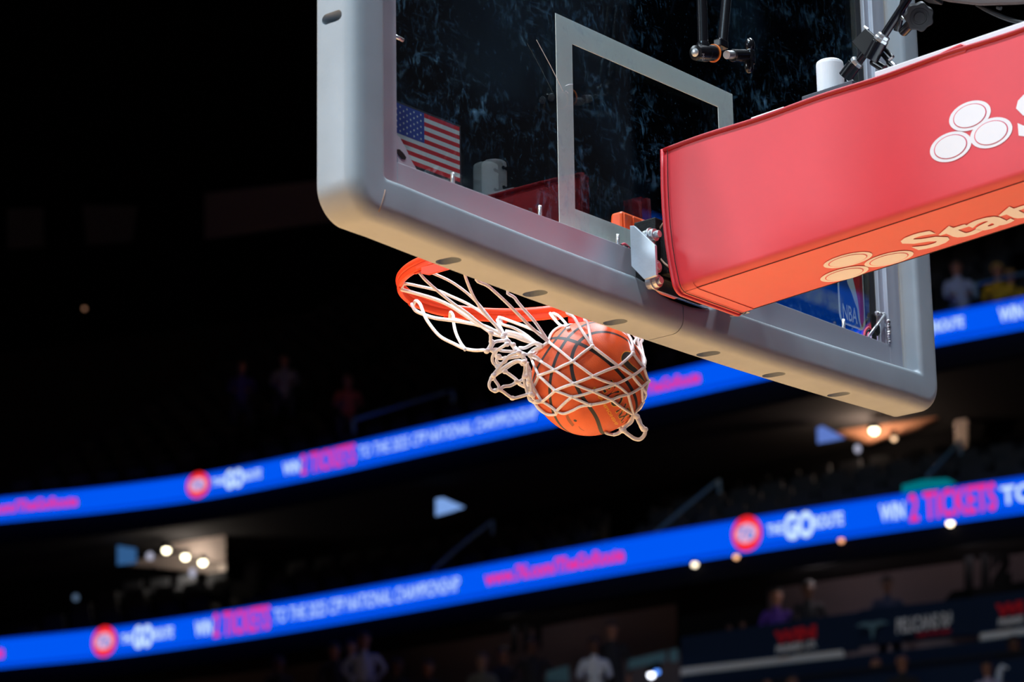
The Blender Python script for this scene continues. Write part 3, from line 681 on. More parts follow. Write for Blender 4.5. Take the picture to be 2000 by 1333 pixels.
# velcro tab on the upper rim
bm = bmesh.new(); P = [at(x, y, 0, -.112) for x, y in [(1832, 119), (1834, 104), (1850, 96), (1876, 84), (1890, 89), (1886, 102)]]; prism(bm, P, (.03, 0, 0)); ct = fin(bm, 'closing_tab', M['vinyl'], apad, bevel=.002)
bm = bmesh.new(); P = [at(x, y, 0, -.1125) for x, y in [(1838, 105), (1852, 99), (1880, 88), (1879, 92), (1853, 103), (1839, 109)]]; prism(bm, P, (-.002, 0, 0)); fin(bm, 'tab_binding', M['vinyl_dark'], ct)
# prints
def ovals(mapf, cs, ru, rv, tilt, name):
    """mapf(u,v,lift)->point"""
    for lift, k, m in ((.0008, 1.0, 'print'), (.0012, .80, 'printline'), (.0016, .755, 'print')):
        bm = bmesh.new()
        for (cu, cv) in cs:
            poly_mesh(bm, [mapf(cu+k*ru*math.cos(t)*math.cos(tilt)-k*rv*math.sin(t)*math.sin(tilt), cv+k*ru*math.cos(t)*math.sin(tilt)+k*rv*math.sin(t)*math.cos(tilt), lift) for t in [2*math.pi*i/40 for i in range(40)]])
        if m == 'print' and k == 1.0:
            c = [sum(q[0] for q in cs)/3, sum(q[1] for q in cs)/3]
            poly_mesh(bm, [mapf(cs[i][0]*.75+c[0]*.25, cs[i][1]*.75+c[1]*.25, lift) for i in range(3)]) if 0 else None
        fin(bm, name, M[m], apad, recalc=False)
bulge = lambda y, z: .004*math.sin(math.pi*min(1, max(0, (ztop(y)-z)/(ztop(y)-zlow(y)-.02))))
lm = lambda u, v, l: Vector((-.110-bulge(-u, v)-l, -u, v))           # left face: u = -y, v = z
def uvL(px, py): p = at(px, py, 0, -.1145); return (-p.y, p.z)
csL = [uvL(1894.4, 226.4), uvL(1935.6, 259.4), uvL(1856.4, 286.7)]
bmf = lambda u, v, l: Vector((v, -u, zlow(-u)-l-.0004))              # bottom: u = -y, v = x
def uvB(px, py):
    z = 2.9
    for _ in range(6): p = at(px, py, 2, z); z = zlow(p.y)
    return (-p.y, p.x)
csB = [uvB(1655.7, 507.4), uvB(1736, 505.2), uvB(1649, 534.6)]
ovals(lm, csL, .0455, .0285, .0, 'oval_emblem'); ovals(bmf, csB, .0535, .0315, .0, 'oval_emblem')
text_mesh('side_lettering', 'State Farm', lambda u, v: lm(.934+u*.080, 3.006+v*.080+u*.004, .001), M['print'], apad, .03, 8.6)
text_mesh('underside_lettering', 'State Farm', lambda u, v: bmf(.598+u*.082, .064-v*.084, .001), M['print'], apad, .03, 9.3)

# ================================================================== CAMERA CLAMPS, SENSOR AND CAMERA ABOVE THE ARM
t = empty('white_sensor', (.005, -.451, 3.2), 'white plastic cylinder standing on the support arm behind the glass', 'sensor')
bm = bmesh.new(); lathe(bm, (.005, -.451, 3.205), (0, 0, 1), [(0, .0275), (.106, .0275), (.112, .0265), (.1145, .023), (.115, .012)], 48); fin(bm, 'housing', M['white_plastic'], t, bevel=.0004).data
bm = bmesh.new()
for a, z in ((.6, 3.30), (.95, 3.30), (.6, 3.255), (.95, 3.255)):
    d = Vector((math.sin(a)*-.2, math.cos(a), 0)).normalized(); d = Vector((-math.cos(a+.9), math.sin(a+.9), 0)); cyl(bm, Vector((.005, -.451, z))+d*.026, Vector((.005, -.451, z))+d*.0295, .004, n=12)
fin(bm, 'screw', M['black'], t)
def rod(p, q, r, m, name, par, n=20, r2=None):
    bm = bmesh.new(); cyl(bm, p, q, r, r2, n); return fin_auto(bm, name, m, par, bevel=.0004)
XL = -.060
pl = lambda x, y, yy=-.2: at(x, y, 1, yy)
t = empty('articulated_clamp_arm', pl(1390, 100), 'black articulated arm with an orange ring and wing knob, hanging in front of the glass', 'clamp arm')
rod(pl(1369, -60), pl(1373, 84), .0105, M['anod'], 'long_tube', t)
rod(pl(1364.5, -60), pl(1367, 80), .0035, M['etch'], 'etched_strip', t) if 0 else None
rod(pl(1424, -60, -.16), pl(1411, 84, -.16), .0105, M['anod'], 'rear_tube', t)
bm = bmesh.new(); lathe(bm, pl(1358, 103), pl(1420, 104.5)-pl(1358, 103), [(0, .009), (.0015, .0155), (.010, .0165), (.036, .0175), (.0365, .0182), (.0385, .0182), (.039, .0172), (.064, .0165), (.066, .013)], 40); elb = fin_auto(bm, 'elbow_joint', M['anod'], t)
bm = bmesh.new(); p0, p1 = pl(1392.5, 104), pl(1395.5, 104.2); lathe(bm, p0, p1-p0, [(0, .0179), (.0004, .0188), (.0028, .0188), (.0032, .0179)], 40); fin_auto(bm, 'accent_ring', M['orange_line'], elb)
bm = bmesh.new(); p0, p1 = pl(1355, 102.5), pl(1364, 103); lathe(bm, p0, p1-p0, [(0.002, .004), (.004, .0085), (.008, .009)], 24); fin_auto(bm, 'end_cap', M['zinc'], elb)
bm = bmesh.new(); p0, p1 = pl(1372, 82), pl(1374, 96); lathe(bm, p0, p1-p0, [(0, .0115), (.006, .0135), (.018, .0135)], 24); fin_auto(bm, 'tube_collar', M['anod'], t)
bm = bmesh.new(); p0 = pl(1408, 84); box(bm, p0+Vector((-.014, -.01, -.012)), p0+Vector((.014, .01, .006))); fin(bm, 'clamp_lug', M['anod'], t, bevel=.003)
rod(pl(1419, 107), pl(1433, 107), .0088, M['zinc'], 'chrome_neck', t)
rod(pl(1431, 108.5), pl(1456, 108.5), .0130, M['anod'], 'knob_shank', t)
bm = bmesh.new(); blob(bm, pl(1465, 88), .0125, .9, .8, 1.3); blob(bm, pl(1463, 128), .0125, .8, .8, 1.5); box(bm, pl(1464, 112)-Vector((.009, .009, .016)), pl(1464, 112)+Vector((.009, .009, .016))); fin(bm, 'wing_knob', M['anod'], t, smooth=True, bevel=.003)
text_mesh('etched_marks', 'MG', lambda u, v: pl(1371+v*5, 105+u*8, -.2-.0195)+Vector((0, 0, 0)), M['etch'], t, .0, 1.6)
# right rig : everything near the plane x = 0 above the arm
px = lambda x, y, xx=-.02: at(x, y, 0, xx)
t = empty('camera_mount_clamp', px(1705, 100), 'black rod clamp with square plate and chrome nuts rising above the red pad', 'camera mount')
rod(px(1798, -40), px(1722, 76), .0082, M['anod'], 'upper_rod', t); rod(px(1772, -25, .0), px(1752, 60, .03), .0075, M['anod'], 'rear_rod', t)
bm = bmesh.new(); p0, p1 = px(1728, 68), px(1716, 86); lathe(bm, p0, p1-p0, [(0, .0105), (.002, .0135), (.009, .0135), (.0095, .0155), (.016, .0155)], 8); fin(bm, 'chrome_nut', M['zinc'], t, bevel=.0008)
rod(px(1718, 83), px(1700, 117), .0155, M['anod'], 'rod_socket', t)
bm = bmesh.new(); prism(bm, [px(x, y, -.03) for x, y in [(1663, 82), (1690, 55), (1711, 73), (1712, 88), (1694, 114), (1687, 108)]], (.014, 0, 0)); fin(bm, 'square_plate', M['black'], t, bevel=.0012)
rod(px(1690, 103), px(1668, 132), .0085, M['anod'], 'lower_rod', t)
bm = bmesh.new(); p0, p1 = px(1677, 119), px(1665, 131); lathe(bm, p0, p1-p0, [(0, .0125), (.002, .0145), (.008, .0145), (.010, .0125)], 8); fin(bm, 'chrome_nut', M['zinc'], t, bevel=.0008)
rod(px(1669, 126), px(1650, 151), .0145, M['anod'], 'lower_socket', t)
for a, b, w_ in [((1724, 92), (1744, 112), .004), ((1722, 104), (1742, 128), .0045), ((1735, 120), (1752, 134), .006), ((1704, 120), (1728, 135), .008)]: rod(px(*a, .0), px(*b, .0), w_, M['anod'], 'clamp_jaw', t)
for a, b in [((1736, 118), (1744, 112)), ((1741, 121), (1747, 127)), ((1655, 155), (1662, 165)), ((1660, 152), (1668, 164)), ((1688, 52), (1696, 58)), ((1756, 28), (1764, 38))]: rod(px(*a, -.01), px(*b, -.01), .0028, M['zinc'], 'clamp_screw', t)
# knob wheel with scalloped edge
bm = bmesh.new(); c = px(1796, 34, -.03); nrm = (CAM-c).normalized(); nrm = (nrm+Vector((-.1, -.25, -.35))).normalized(); a, b = frame_of(nrm); A = []; B_ = []; n = 72
for i in range(n):
    tt = 2*math.pi*i/n; r = .0275+.0018*math.cos(tt*7); A.append(c+(a*math.cos(tt)+b*math.sin(tt))*r)
prism(bm, A, -nrm*.020); kw = fin(bm, 'knob_wheel', M['rubber'], t, bevel=.003, seg=3)
bm = bmesh.new(); lathe(bm, c-nrm*.001, nrm, [(0, .019), (.002, .0185), (.0022, .014), (.0010, .0138), (.0012, .011), (.0030, .0105)], 40); fin_auto(bm, 'knob_cap', M['black'], kw)
rod(px(1781, 44, -.01), px(1764, 62, .01), .010, M['anod'], 'knob_arm', t)
t = empty('remote_camera', px(1900, -10, -.05), 'dark brown-grey camera body at the top edge above the red pad', 'camera')
bm = bmesh.new(); P = [px(x, y, -.09) for x, y in [(1812, -60), (1818, -3), (1850, 5), (1910, 12), (1985, 10), (2060, 2), (2080, -60)]]; prism(bm, P, (.05, -.02, .02)); fin(bm, 'camera_shell', M['camera_body'], t, bevel=.006, seg=3)
bm = bmesh.new(); P = [px(x, y, -.098) for x, y in [(1790, -50), (1786, -8), (1815, -4), (1822, -50)]]; prism(bm, P, (.05, 0, 0)); fin(bm, 'shell_bracket', M['black'], t, bevel=.003)
rod(px(1948, 14, -.08), px(1955, 16.5, -.08), .004, M['black'], 'base_screw', t)
bm = bmesh.new(); tube(bm, smooth_path([px(x, y, -.07) for x, y in [(1908, 8), (1925, 18), (1950, 30), (1975, 39), (2010, 47), (2060, 52)]]), .0046, 10)
tag(fin(bm, 'power_cable', M['rubber'], None, smooth=True), 'black cable drooping from the camera body to the red pad', 'cable')

# ================================================================== THE ARENA: floor
def bgmat_floor(nt, b):
    tc = nt.nodes.new('ShaderNodeTexCoord'); mp = nt.nodes.new('ShaderNodeMapping'); mp.inputs['Scale'].default_value = (8, .8, 1)
    v = nt.nodes.new('ShaderNodeTexNoise'); v.inputs['Scale'].default_value = 6; nt.links.new(tc.outputs['Object'], mp.inputs[0]); nt.links.new(mp.outputs[0], v.inputs['Vector'])
    r = nt.nodes.new('ShaderNodeValToRGB'); r.color_ramp.elements[0].color = (.72, .35, .12, 1); r.color_ramp.elements[1].color = (.86, .42, .15, 1); nt.links.new(v.outputs[0], r.inputs[0]); nt.links.new(r.outputs[0], b.inputs['Base Color'])
M['maple'] = mat('maple_court', (.75, .42, .16), .5, build=bgmat_floor); M['apron'] = mat('navy_apron', (.012, .03, .09), .6)
bm = bmesh.new(); box(bm, (-7.62, -1.22, -.05), (7.62, 27.4, 0)); tag(fin(bm, 'floor', M['maple']), kind='structure')
bm = bmesh.new(); box(bm, (-13, -9, -.06), (26, 36, -.012)); tag(fin(bm, 'floor_apron', M['apron']), kind='structure')
bm = bmesh.new(); box(bm, (-62, -62, -.2), (82, 92, -.07)); tag(fin(bm, 'floor_arena', M['bg_step']), kind='structure')
for nm, a_, b_ in (('wall_north', (-62, 91.6, -.07), (82, 92, 47)), ('wall_east', (81.6, -62, -.07), (82, 91.6, 47)), ('wall_west', (-62, -62, -.07), (-61.6, 91.6, 47))):
    bm = bmesh.new(); box(bm, a_, b_); tag(fin(bm, nm, M['bg_black']), kind='structure')
# ---- plan curves of the two display ribbons
class Curve:
    def __init__(s, tab, z):
        s.t = [(x, at(x, y, 2, z)) for x, y in tab]; s.z = z
    def p(s, x):
        T = s.t; i = 0
        while i < len(T)-2 and x > T[i+1][0]: i += 1
        k = lambda j: T[min(max(j, 0), len(T)-1)]
        (x0, a), (x1, b) = T[i], T[i+1]; t = (x-x0)/(x1-x0)
        if t < 0 or t > 1 or i == 0 or i == len(T)-2: q = a.lerp(b, t)
        else:
            pm, pp = k(i-1), k(i+2); m0 = (b-pm[1])/(x1-pm[0])*(x1-x0); m1 = (pp[1]-a)/(pp[0]-x0)*(x1-x0)
            q = a*(2*t**3-3*t*t+1)+m0*(t**3-2*t*t+t)+b*(-2*t**3+3*t*t)+m1*(t**3-t*t)
        return Vector((q.x, q.y, s.z))
    def n(s, x):
        t = (s.p(x+20)-s.p(x-20)); t.z = 0; t.normalize(); n = Vector((-t.y, t.x, 0))
        return n if n.dot(FW) > 0 else -n
    def q(s, x, off, z=None):
        v = s.p(x)+s.n(x)*off; v.z = s.z if z is None else z; return v
LB = [(-260, 1331), (0, 1303), (210, 1282), (500, 1241), (750, 1199), (1000, 1154), (1250, 1110), (1430, 1081), (1700, 1040), (2000, 998), (2300, 957)]
UB = [(-260, 1046), (0, 1017), (200, 997), (390, 972), (600, 932), (800, 888), (1030, 837), (1270, 785), (1500, 734), (1810, 672), (2000, 636), (2300, 578)]
LC, UC = Curve(LB, 11.5), Curve(UB, 14.7)
def strip_mesh(name, cv, prof, m, kind=None, x0=-1500, x1=3300, n=96, parent=None, closed=True):
    bm = bmesh.new(); R = []
    for i in range(n+1):
        x = x0+(x1-x0)*i/n; R.append([bm.verts.new(cv.q(x, o, z)) for o, z in prof])
    k = len(prof)
    for A, B in zip(R, R[1:]):
        for j in range(k if closed else k-1): bm.faces.new((A[j], A[(j+1) % k], B[(j+1) % k], B[j]))
    if closed: bm.faces.new(R[0][::-1]); bm.faces.new(R[-1])
    o = fin(bm, name, m, parent)
    if kind: o['kind'] = kind
    return o
HL, HU = .50, .52
def hgt(cv, x, px_h): return px_h*depth_of(cv.p(x))/FP/math.cos(EL)
HL = hgt(LC, 1000, 60); HU = hgt(UC, 1030, 50)
BLUE = emis('led_blue', (0, .095, .90), 1.0); BLUED = emis('led_blue_dimmed', (0, .05, .62), 1.0); WHITE = emis('led_white', (.62, .82, 1), 1.05); PINK = emis('led_pink', (.95, .02, .22), 1.0)
LRED = emis('led_red', (.95, .02, .03), 1.0); LPALE = emis('led_pale_pink', (.85, .42, .62), 1.0); TEAL = emis('led_teal', (0, .30, .36), 1.0)
def ribbon(cv, H_, label, items):
    t = empty('ribbon_display', cv.p(1000), label, 'led display')
    strip_mesh('led_panel', cv, [(0, cv.z), (0, cv.z+H_), (.18, cv.z+H_), (.18, cv.z)], BLUE, parent=t)
    strip_mesh('edge_dimming', cv, [(-.012, cv.z+H_*.9), (-.012, cv.z+H_), (0.01, cv.z+H_), (0.01, cv.z+H_*.9)], BLUED, parent=t); strip_mesh('edge_dimming', cv, [(-.012, cv.z), (-.012, cv.z+H_*.10), (0.01, cv.z+H_*.10), (0.01, cv.z)], BLUED, parent=t)  # darker strips paint in the soft fall-off of the blurred glow
    for kind, a, b, lo, hi, m, s, bold in items:
        if kind == 't':
            V, F = text2d(s, bold); wd = max(v[0] for v in V)
            text_mesh('led_lettering', s, lambda u, v: cv.q(a+(b-a)*u, -.03, cv.z+H_*(lo+(hi-lo)*v)), m, t, bold, 1.0)
        else:
            for rr, mm, off in ((1, LRED, -.03), (.74, LPALE, -.045)):
                bm = bmesh.new(); poly_mesh(bm, [cv.q((a+b)/2+(b-a)/2*rr*math.cos(q), off, cv.z+H_*((lo+hi)/2+(hi-lo)/2*(rr if rr == 1 else .55)*math.sin(q))) for q in [2*math.pi*i/32 for i in range(32)]]); fin(bm, 'led_disc', mm, t)
            text_mesh('led_lettering', '76', lambda u, v: cv.q(a+(b-a)*(.22+.56*u), -.06, cv.z+H_*(.30+.40*v)), M['led76'], t, .02, 1.0)
M['led76'] = emis('led_mid_blue', (.1, .28, .75), 1.0)
def seq(xl, k, T=None):
    """one advert: disc, THE GO ROUTE, WIN 2 TICKETS TO THE 2025 CFP NATIONAL CHAMPIONSHIP, address. xl = table of pixel starts"""
    it = []
    g = lambda n: xl[n]
    if 'logo' in xl: it.append(('d', g('logo')[0], g('logo')[1], -.03, 1.05, None, '', 0))
    for n, s, lo, hi, m, b in (('the', 'THE', .36, .66, WHITE, .03), ('go', 'GO', .16, .86, WHITE, .05), ('route', 'ROUTE', .34, .70, WHITE, .03), ('win', 'WIN', .26, .74, WHITE, .03), ('tick', '2 TICKETS', .14, .92, PINK, .02),
                               ('rest', 'TO THE 2025 CFP NATIONAL CHAMPIONSHIP', .28, .76, WHITE, .0), ('www', 'www.76.com/TheGoRoute', .30, .74, PINK, .03), ('to', 'TO THE', .26, .76, WHITE, .03)):
        if n in xl: it.append(('t', g(n)[0], g(n)[1], lo, hi, m, s, b))
    return it
ribbon(UC, HU, 'blue electronic ribbon display along the upper balcony, crossing behind the ball',
    seq(dict(www=(-90, 152)), 0)+seq(dict(logo=(366, 411), the=(416, 440), go=(441, 477), route=(478, 512), win=(555, 588), tick=(590, 696), rest=(703, 1052), www=(1150, 1370)), 0)
    + seq(dict(logo=(1690, 1735), the=(1742, 1775), go=(1780, 1826), route=(1829, 1885), win=(1954, 2002), tick=(2010, 2160)), 0))
ribbon(LC, HL, 'blue electronic ribbon display along the lower balcony, below the ball',
    seq(dict(www=(-150, 8)), 0)+seq(dict(logo=(181, 229), the=(238, 260), go=(262, 300), route=(301, 340), win=(383, 416), tick=(419, 529), rest=(537, 900), www=(950, 1222)), 0)
    + seq(dict(logo=(1433, 1491), the=(1502, 1532), go=(1535, 1593), route=(1594, 1650), win=(1722, 1770), tick=(1779, 1949), to=(1958, 2120)), 0))
# blue display on the end stand behind the camera, which the glass mirrors
t = empty('end_ribbon_display', (22, -22, 12), 'blue electronic ribbon display on the end stand, mirrored in the backboard glass', 'led display')
def mir(x, y, Yp):
    p = at(x, y, 1, -.012); d = ray(x, y); d = Vector((d.x, -d.y, d.z)); return p+d*((Yp-p.y)/d.y)
P = [mir(x, y, -24) for x, y in [(1480, 640), (1480, 590), (1640, 553), (1700, 540), (1700, 610), (1640, 640), (1560, 655)]]
bm = bmesh.new(); za, zb_ = min(p.z for p in P)+.6, max(p.z for p in P)-.4; xa, xb = min(p.x for p in P)-3, max(p.x for p in P)+3
box(bm, (xa, -24.3, za), (xb, -24, zb_)); fin(bm, 'led_panel', emis('led_end_blue', (0, .10, .75), 1.3), t)
text_mesh('led_lettering', 'GO ROUTE', lambda u, v: Vector((xb-4-u*(xb-xa-8), -23.96, za+(zb_-za)*(.3+.4*v))), WHITE, t, .02, 1.0)

# ---- the bowl: fascias, steps, soffits, back walls
ZL1, ZU1 = LC.z+HL, UC.z+HU
strip_mesh('wall_lower_fascia', LC, [(.2, 11.15), (.2, ZL1-.05), (.35, ZL1-.05), (.35, 11.15)], M['bg_black'], 'structure')
strip_mesh('ceiling_lower_soffit', LC, [(.35, 11.2), (.35, 11.3), (3.2, 11.85), (3.2, 11.75)], M['bg_black'], 'structure')
RL = [(.75+.95*k, 11.55+.40*k) for k in range(6)]      # (offset, floor height) of each row
pr = [(.4, 11.5)]
for o, z in RL: pr += [(o-.3, z-.02), (o-.3+.0, z), (o+.65, z)]
pr += [(6.4, RL[-1][1]), (6.4, 11.2)]
strip_mesh('floor_club_steps', LC, pr, M['bg_step'], 'structure')
strip_mesh('wall_club_back', LC, [(6.4, 13.4), (6.4, 16.2), (6.6, 16.2), (6.6, 13.4)], M['bg_black'], 'structure')
strip_mesh('wall_upper_fascia', UC, [(.2, 14.3), (.2, ZU1-.05), (.35, ZU1-.05), (.35, 14.3)], M['bg_black'], 'structure')
strip_mesh('ceiling_upper_soffit', UC, [(.35, 14.35), (.35, 14.45), (6, 17.4), (6, 17.3)], M['bg_black'], 'structure')
RU = [(.75+.9*k, 14.85+.48*k) for k in range(20)]
pr = [(.4, 14.8)]
for o, z in RU: pr += [(o-.3, z-.02), (o-.3, z), (o+.6, z)]
pr += [(18.5, RU[-1][1]), (18.5, 14.5)]
strip_mesh('floor_upper_steps', UC, pr, M['bg_step'], 'structure', n=40)
strip_mesh('wall_upper_back', UC, [(18.4, 23), (18.4, 48), (18.7, 48), (18.7, 23)], M['bg_black'], 'structure', x0=-1500, x1=3200)
strip_mesh('wall_concourse', LC, [(2.4, 8.6), (2.4, 12.2), (2.6, 12.2), (2.6, 8.6)], M['bg_wall'], 'structure')
strip_mesh('floor_concourse', LC, [(-1.5, 9.0), (-1.5, 9.12), (2.5, 9.12), (2.5, 9.0)], M['bg_step'], 'structure')
strip_mesh('floor_lower_bowl', LC, [(-1.5, 9.1), (-1.5, 8.6), (-6, 6.4), (-6, 6.2), (-1.4, 8.4), (-1.4, 9.1)], M['bg_navy'], 'structure')
bm = bmesh.new(); box(bm, (-62, -62, 47), (82, 92, 47.4)); tag(fin(bm, 'ceiling', M['bg_black']), kind='structure')
# pale wall band high at the back of the upper deck
dU = lambda x: depth_of(UC.p(x)); dL = lambda x: depth_of(LC.p(x))
def panel(name, pts, dfun, off, thick, m, parent=None, **tg):
    bm = bmesh.new(); P = [atd(x, y, dfun(x)+off) for x, y in pts]; c = sum((p for p in P), Vector())/len(P); h = Vector((FW.x, FW.y, 0)).normalized()
    prism(bm, P, h*thick); o = fin(bm, name, m, parent)
    if tg: tag(o, **tg)
    return o
M['band'] = mat('pale_back_wall', (.20, .16, .20), .9); M['band2'] = mat('dim_back_wall', (.09, .085, .10), .9)
UO = 21
panel('trim_1', [(400, 378), (640, 350), (900, 300), (900, 400), (640, 432), (400, 466)], dU, UO, .15, M['band'], kind='structure')
panel('trim_2', [(15, 408), (85, 405), (85, 480), (15, 485)], dU, UO, .15, M['band2'], kind='structure'); panel('trim_3', [(160, 400), (268, 402), (258, 470), (170, 478)], dU, UO, .15, M['band2'], kind='structure')
# ---- seats
sb = bmesh.new()
v = box(sb, (-.23, -.22, .40), (.23, .20, .46)); v = box(sb, (-.23, .17, .42), (.23, .24, .86))
for q in v:
    if q.co.z > .6: q.co.y += .08; q.co.x *= .88
box(sb, (-.25, -.05, .1), (-.21, .2, .62)); box(sb, (.21, -.05, .1), (.25, .2, .62))
seat0 = fin(sb, 'stadium_seat', M['bg_seat'], bevel=.015); seat0.modifiers.clear()
first = True; nseat = 0
def place_seat(cv, x, off, z, label, group):
    global first, nseat
    if first: o = seat0; first = False
    else: o = seat0.copy(); COL.objects.link(o)
    p = cv.q(x, off, z); n = cv.n(x); o.location = p; o.rotation_euler = (0, 0, math.atan2(-n.x, n.y)); o['label'] = label; o['category'] = 'seat'; o['group'] = group; nseat += 1
def along(cv, off, step, x0, x1):
    x = x0; last = cv.q(x, off); yield x
    while x < x1:
        x += 4; p = cv.q(x, off)
        if (p-last).length >= step: last = p; yield x
for k, (o_, z_) in enumerate(RL[:5]):
    for i, x in enumerate(along(LC, o_, .60, -10, 2010)):
        if (i+k//2) % 14 in (6, 7): continue
        place_seat(LC, x, o_, z_, 'empty charcoal seat in the dark club tier between the two blue ribbons', 'club seats between the ribbons')
for k, (o_, z_) in enumerate(RU[:3]):
    for i, x in enumerate(along(UC, o_, .60, -10, 1180)):
        if i % 14 in (6, 7) or nseat >= 296: continue
        place_seat(UC, x, o_, z_, 'empty charcoal seat in the dark front rows above the upper blue ribbon', 'front seats above the upper ribbon')
far_ = bmesh.new(); tmp = seat0.data
for k, (o_, z_) in enumerate(RU[3:19]):
    for i, x in enumerate(along(UC, o_, .60, -10, 2010)):
        if i % 14 in (6, 7): continue
        p = UC.q(x, o_, z_); n = UC.n(x); mx = Matrix.Translation(p) @ Matrix.Rotation(math.atan2(-n.x, n.y), 4, 'Z')
        base = [far_.verts.new(mx @ v.co) for v in tmp.vertices]
        for f in tmp.polygons: far_.faces.new([base[j] for j in f.vertices])
tag(fin(far_, 'upper_deck_seats', M['bg_seat'], recalc=False), 'rows of dark seats filling the upper deck', 'seats', kind='stuff')
# ---- lamps (bokeh)
def lamp(x, y, dep, r, col, s, label, cat='lamp', name='ceiling_lamp', group=None):
    t = empty(name, atd(x, y, dep), label, cat, group)
    p = atd(x, y, dep); bm = bmesh.new(); lathe(bm, p+Vector((0, 0, .02)), (0, 0, 1), [(0, r*1.25), (.10, r*1.25), (.12, r*.9)], 20); fin(bm, 'lamp_can', M['bg_black'], t)
    bm = bmesh.new(); blob(bm, p, r); fin(bm, 'bulb', emis('bulb', col, s), t, smooth=True)
WARM = (1, .72, .42)
for x, y, dd, r, s, c, l in [(325, 1075, 6, .07, 9, (1, .9, .62), 'bright suite ceiling lamp, leftmost of three in the lit opening at left'), (362, 1088, 5.6, .07, 9, (1, .9, .62), 'bright suite ceiling lamp, middle one of three in the lit opening at left'), (396, 1099, 5.2, .07, 9, (1, .9, .62), 'bright suite ceiling lamp, rightmost of three in the lit opening at left'),
        (1357, 1103, .1, .05, 3.2, (1, .85, .62), 'pale round lamp under the lower ribbon, furthest left of four'), (1438, 1088, .1, .045, 2.0, (1, .5, .25), 'orange round lamp under the lower ribbon, below the red disc logo'), (1643, 1056, .1, .045, 1.8, (1, .42, .22), 'orange round lamp under the lower ribbon, below the word route'), (1856, 1022, .1, .055, 6, (1, .8, .55), 'bright warm lamp under the lower ribbon, below the word tickets'),
        (1707, 841, 6, .075, 9, (1, .88, .6), 'bright suite ceiling lamp below the right corner of the backboard'), (1746, 857, 4, .045, 2.2, (1, .62, .36), 'small warm lamp just right of the bright suite lamp'), (165, 603, 6, .04, .35, (1, .5, .3), 'tiny dim lamp alone in the dark upper deck at left')]:
    lamp(x, y, (dL(x) if y > 800 else dU(x))+dd, r, c, s, l)
lamp(1272, 1319, dL(1272)-1.6, .055, (.85, .88, 1), 5, 'bright white camera light among the spectators, bottom centre-right', 'light', 'camera_light')
lamp(1283, 1313, dL(1283)-1.6, .045, (.1, .3, 1), 2.2, 'small blue light touching the bright camera light', 'light', 'camera_light')
# ---- screens and lit blobs
def screen(name, pts, dfun, off, col, s, label, cat='screen'):
    t = empty(name, atd(*pts[0], dfun(pts[0][0])+off), label, cat)
    panel('screen_face', pts, dfun, off, .03, emis('screen_light', col, s), t); c = (sum(p[0] for p in pts)/len(pts), sum(p[1] for p in pts)/len(pts))
    panel('screen_casing', [(c[0]+(x-c[0])*1.06, c[1]+(y-c[1])*1.06) for x, y in pts], dfun, off+.035, .06, M['bg_black'], t)
screen('wall_screen', [(851, 975), (866, 973), (907, 991), (880, 1000), (851, 1008)], dL, 5.5, (.20, .36, .75), 1.0, 'pale blue wedge-shaped screen glowing in the club tier, left of centre')
screen('wall_screen', [(229, 1066), (266, 1072), (266, 1100), (229, 1104)], dL, 6.0, (.03, .10, .25), 1.0, 'dim blue screen at the left end of the lit suite opening')
screen('wall_screen', [(1596, 836), (1606, 832), (1650, 856), (1622, 862), (1597, 866)], dL, 5.8, (.11, .19, .55), 1.0, 'blue screen below the backboard corner, beside the bright suite lamp')
screen('lit_sign', [(1762, 948), (1800, 938), (1850, 935), (1868, 945), (1830, 955), (1762, 966)], dL, .45, (0, .15, .19), 1.0, 'teal lit sign glimpsed just above the pink word tickets', 'sign')
# ---- suites: open rooms with a plastered ceiling and side wall
def suite(pts_ceiling, pts_wall, pts_back, label, cm):
    t = empty('suite_opening', atd(*pts_back[0], dL(pts_back[0][0])+6.2), label, 'suite')
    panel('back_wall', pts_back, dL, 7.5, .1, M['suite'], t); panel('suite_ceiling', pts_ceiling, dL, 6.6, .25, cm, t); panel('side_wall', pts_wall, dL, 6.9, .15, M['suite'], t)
    return t
SO = 0
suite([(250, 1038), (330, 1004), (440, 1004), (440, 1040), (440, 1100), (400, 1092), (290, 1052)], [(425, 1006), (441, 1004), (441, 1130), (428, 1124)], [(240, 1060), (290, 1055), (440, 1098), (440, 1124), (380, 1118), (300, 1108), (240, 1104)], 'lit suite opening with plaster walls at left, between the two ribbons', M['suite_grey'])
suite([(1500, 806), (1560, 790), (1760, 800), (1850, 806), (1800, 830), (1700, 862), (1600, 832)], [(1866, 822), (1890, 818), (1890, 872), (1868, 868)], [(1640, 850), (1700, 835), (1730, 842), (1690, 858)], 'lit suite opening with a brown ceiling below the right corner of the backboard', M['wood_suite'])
def glow(x, y, dep, pw, col):
    l = bpy.data.lights.new('suite_light', 'POINT'); l.energy = pw; l.color = col; l.shadow_soft_size = .12
    o = bpy.data.objects.new('suite_light', l); COL.objects.link(o); o.location = atd(x, y, dep)
glow(362, 1096, dL(362)+6.0, 32, (1, .86, .7)); glow(1690, 862, dL(1700)+6.0, 60, (1, .72, .52))
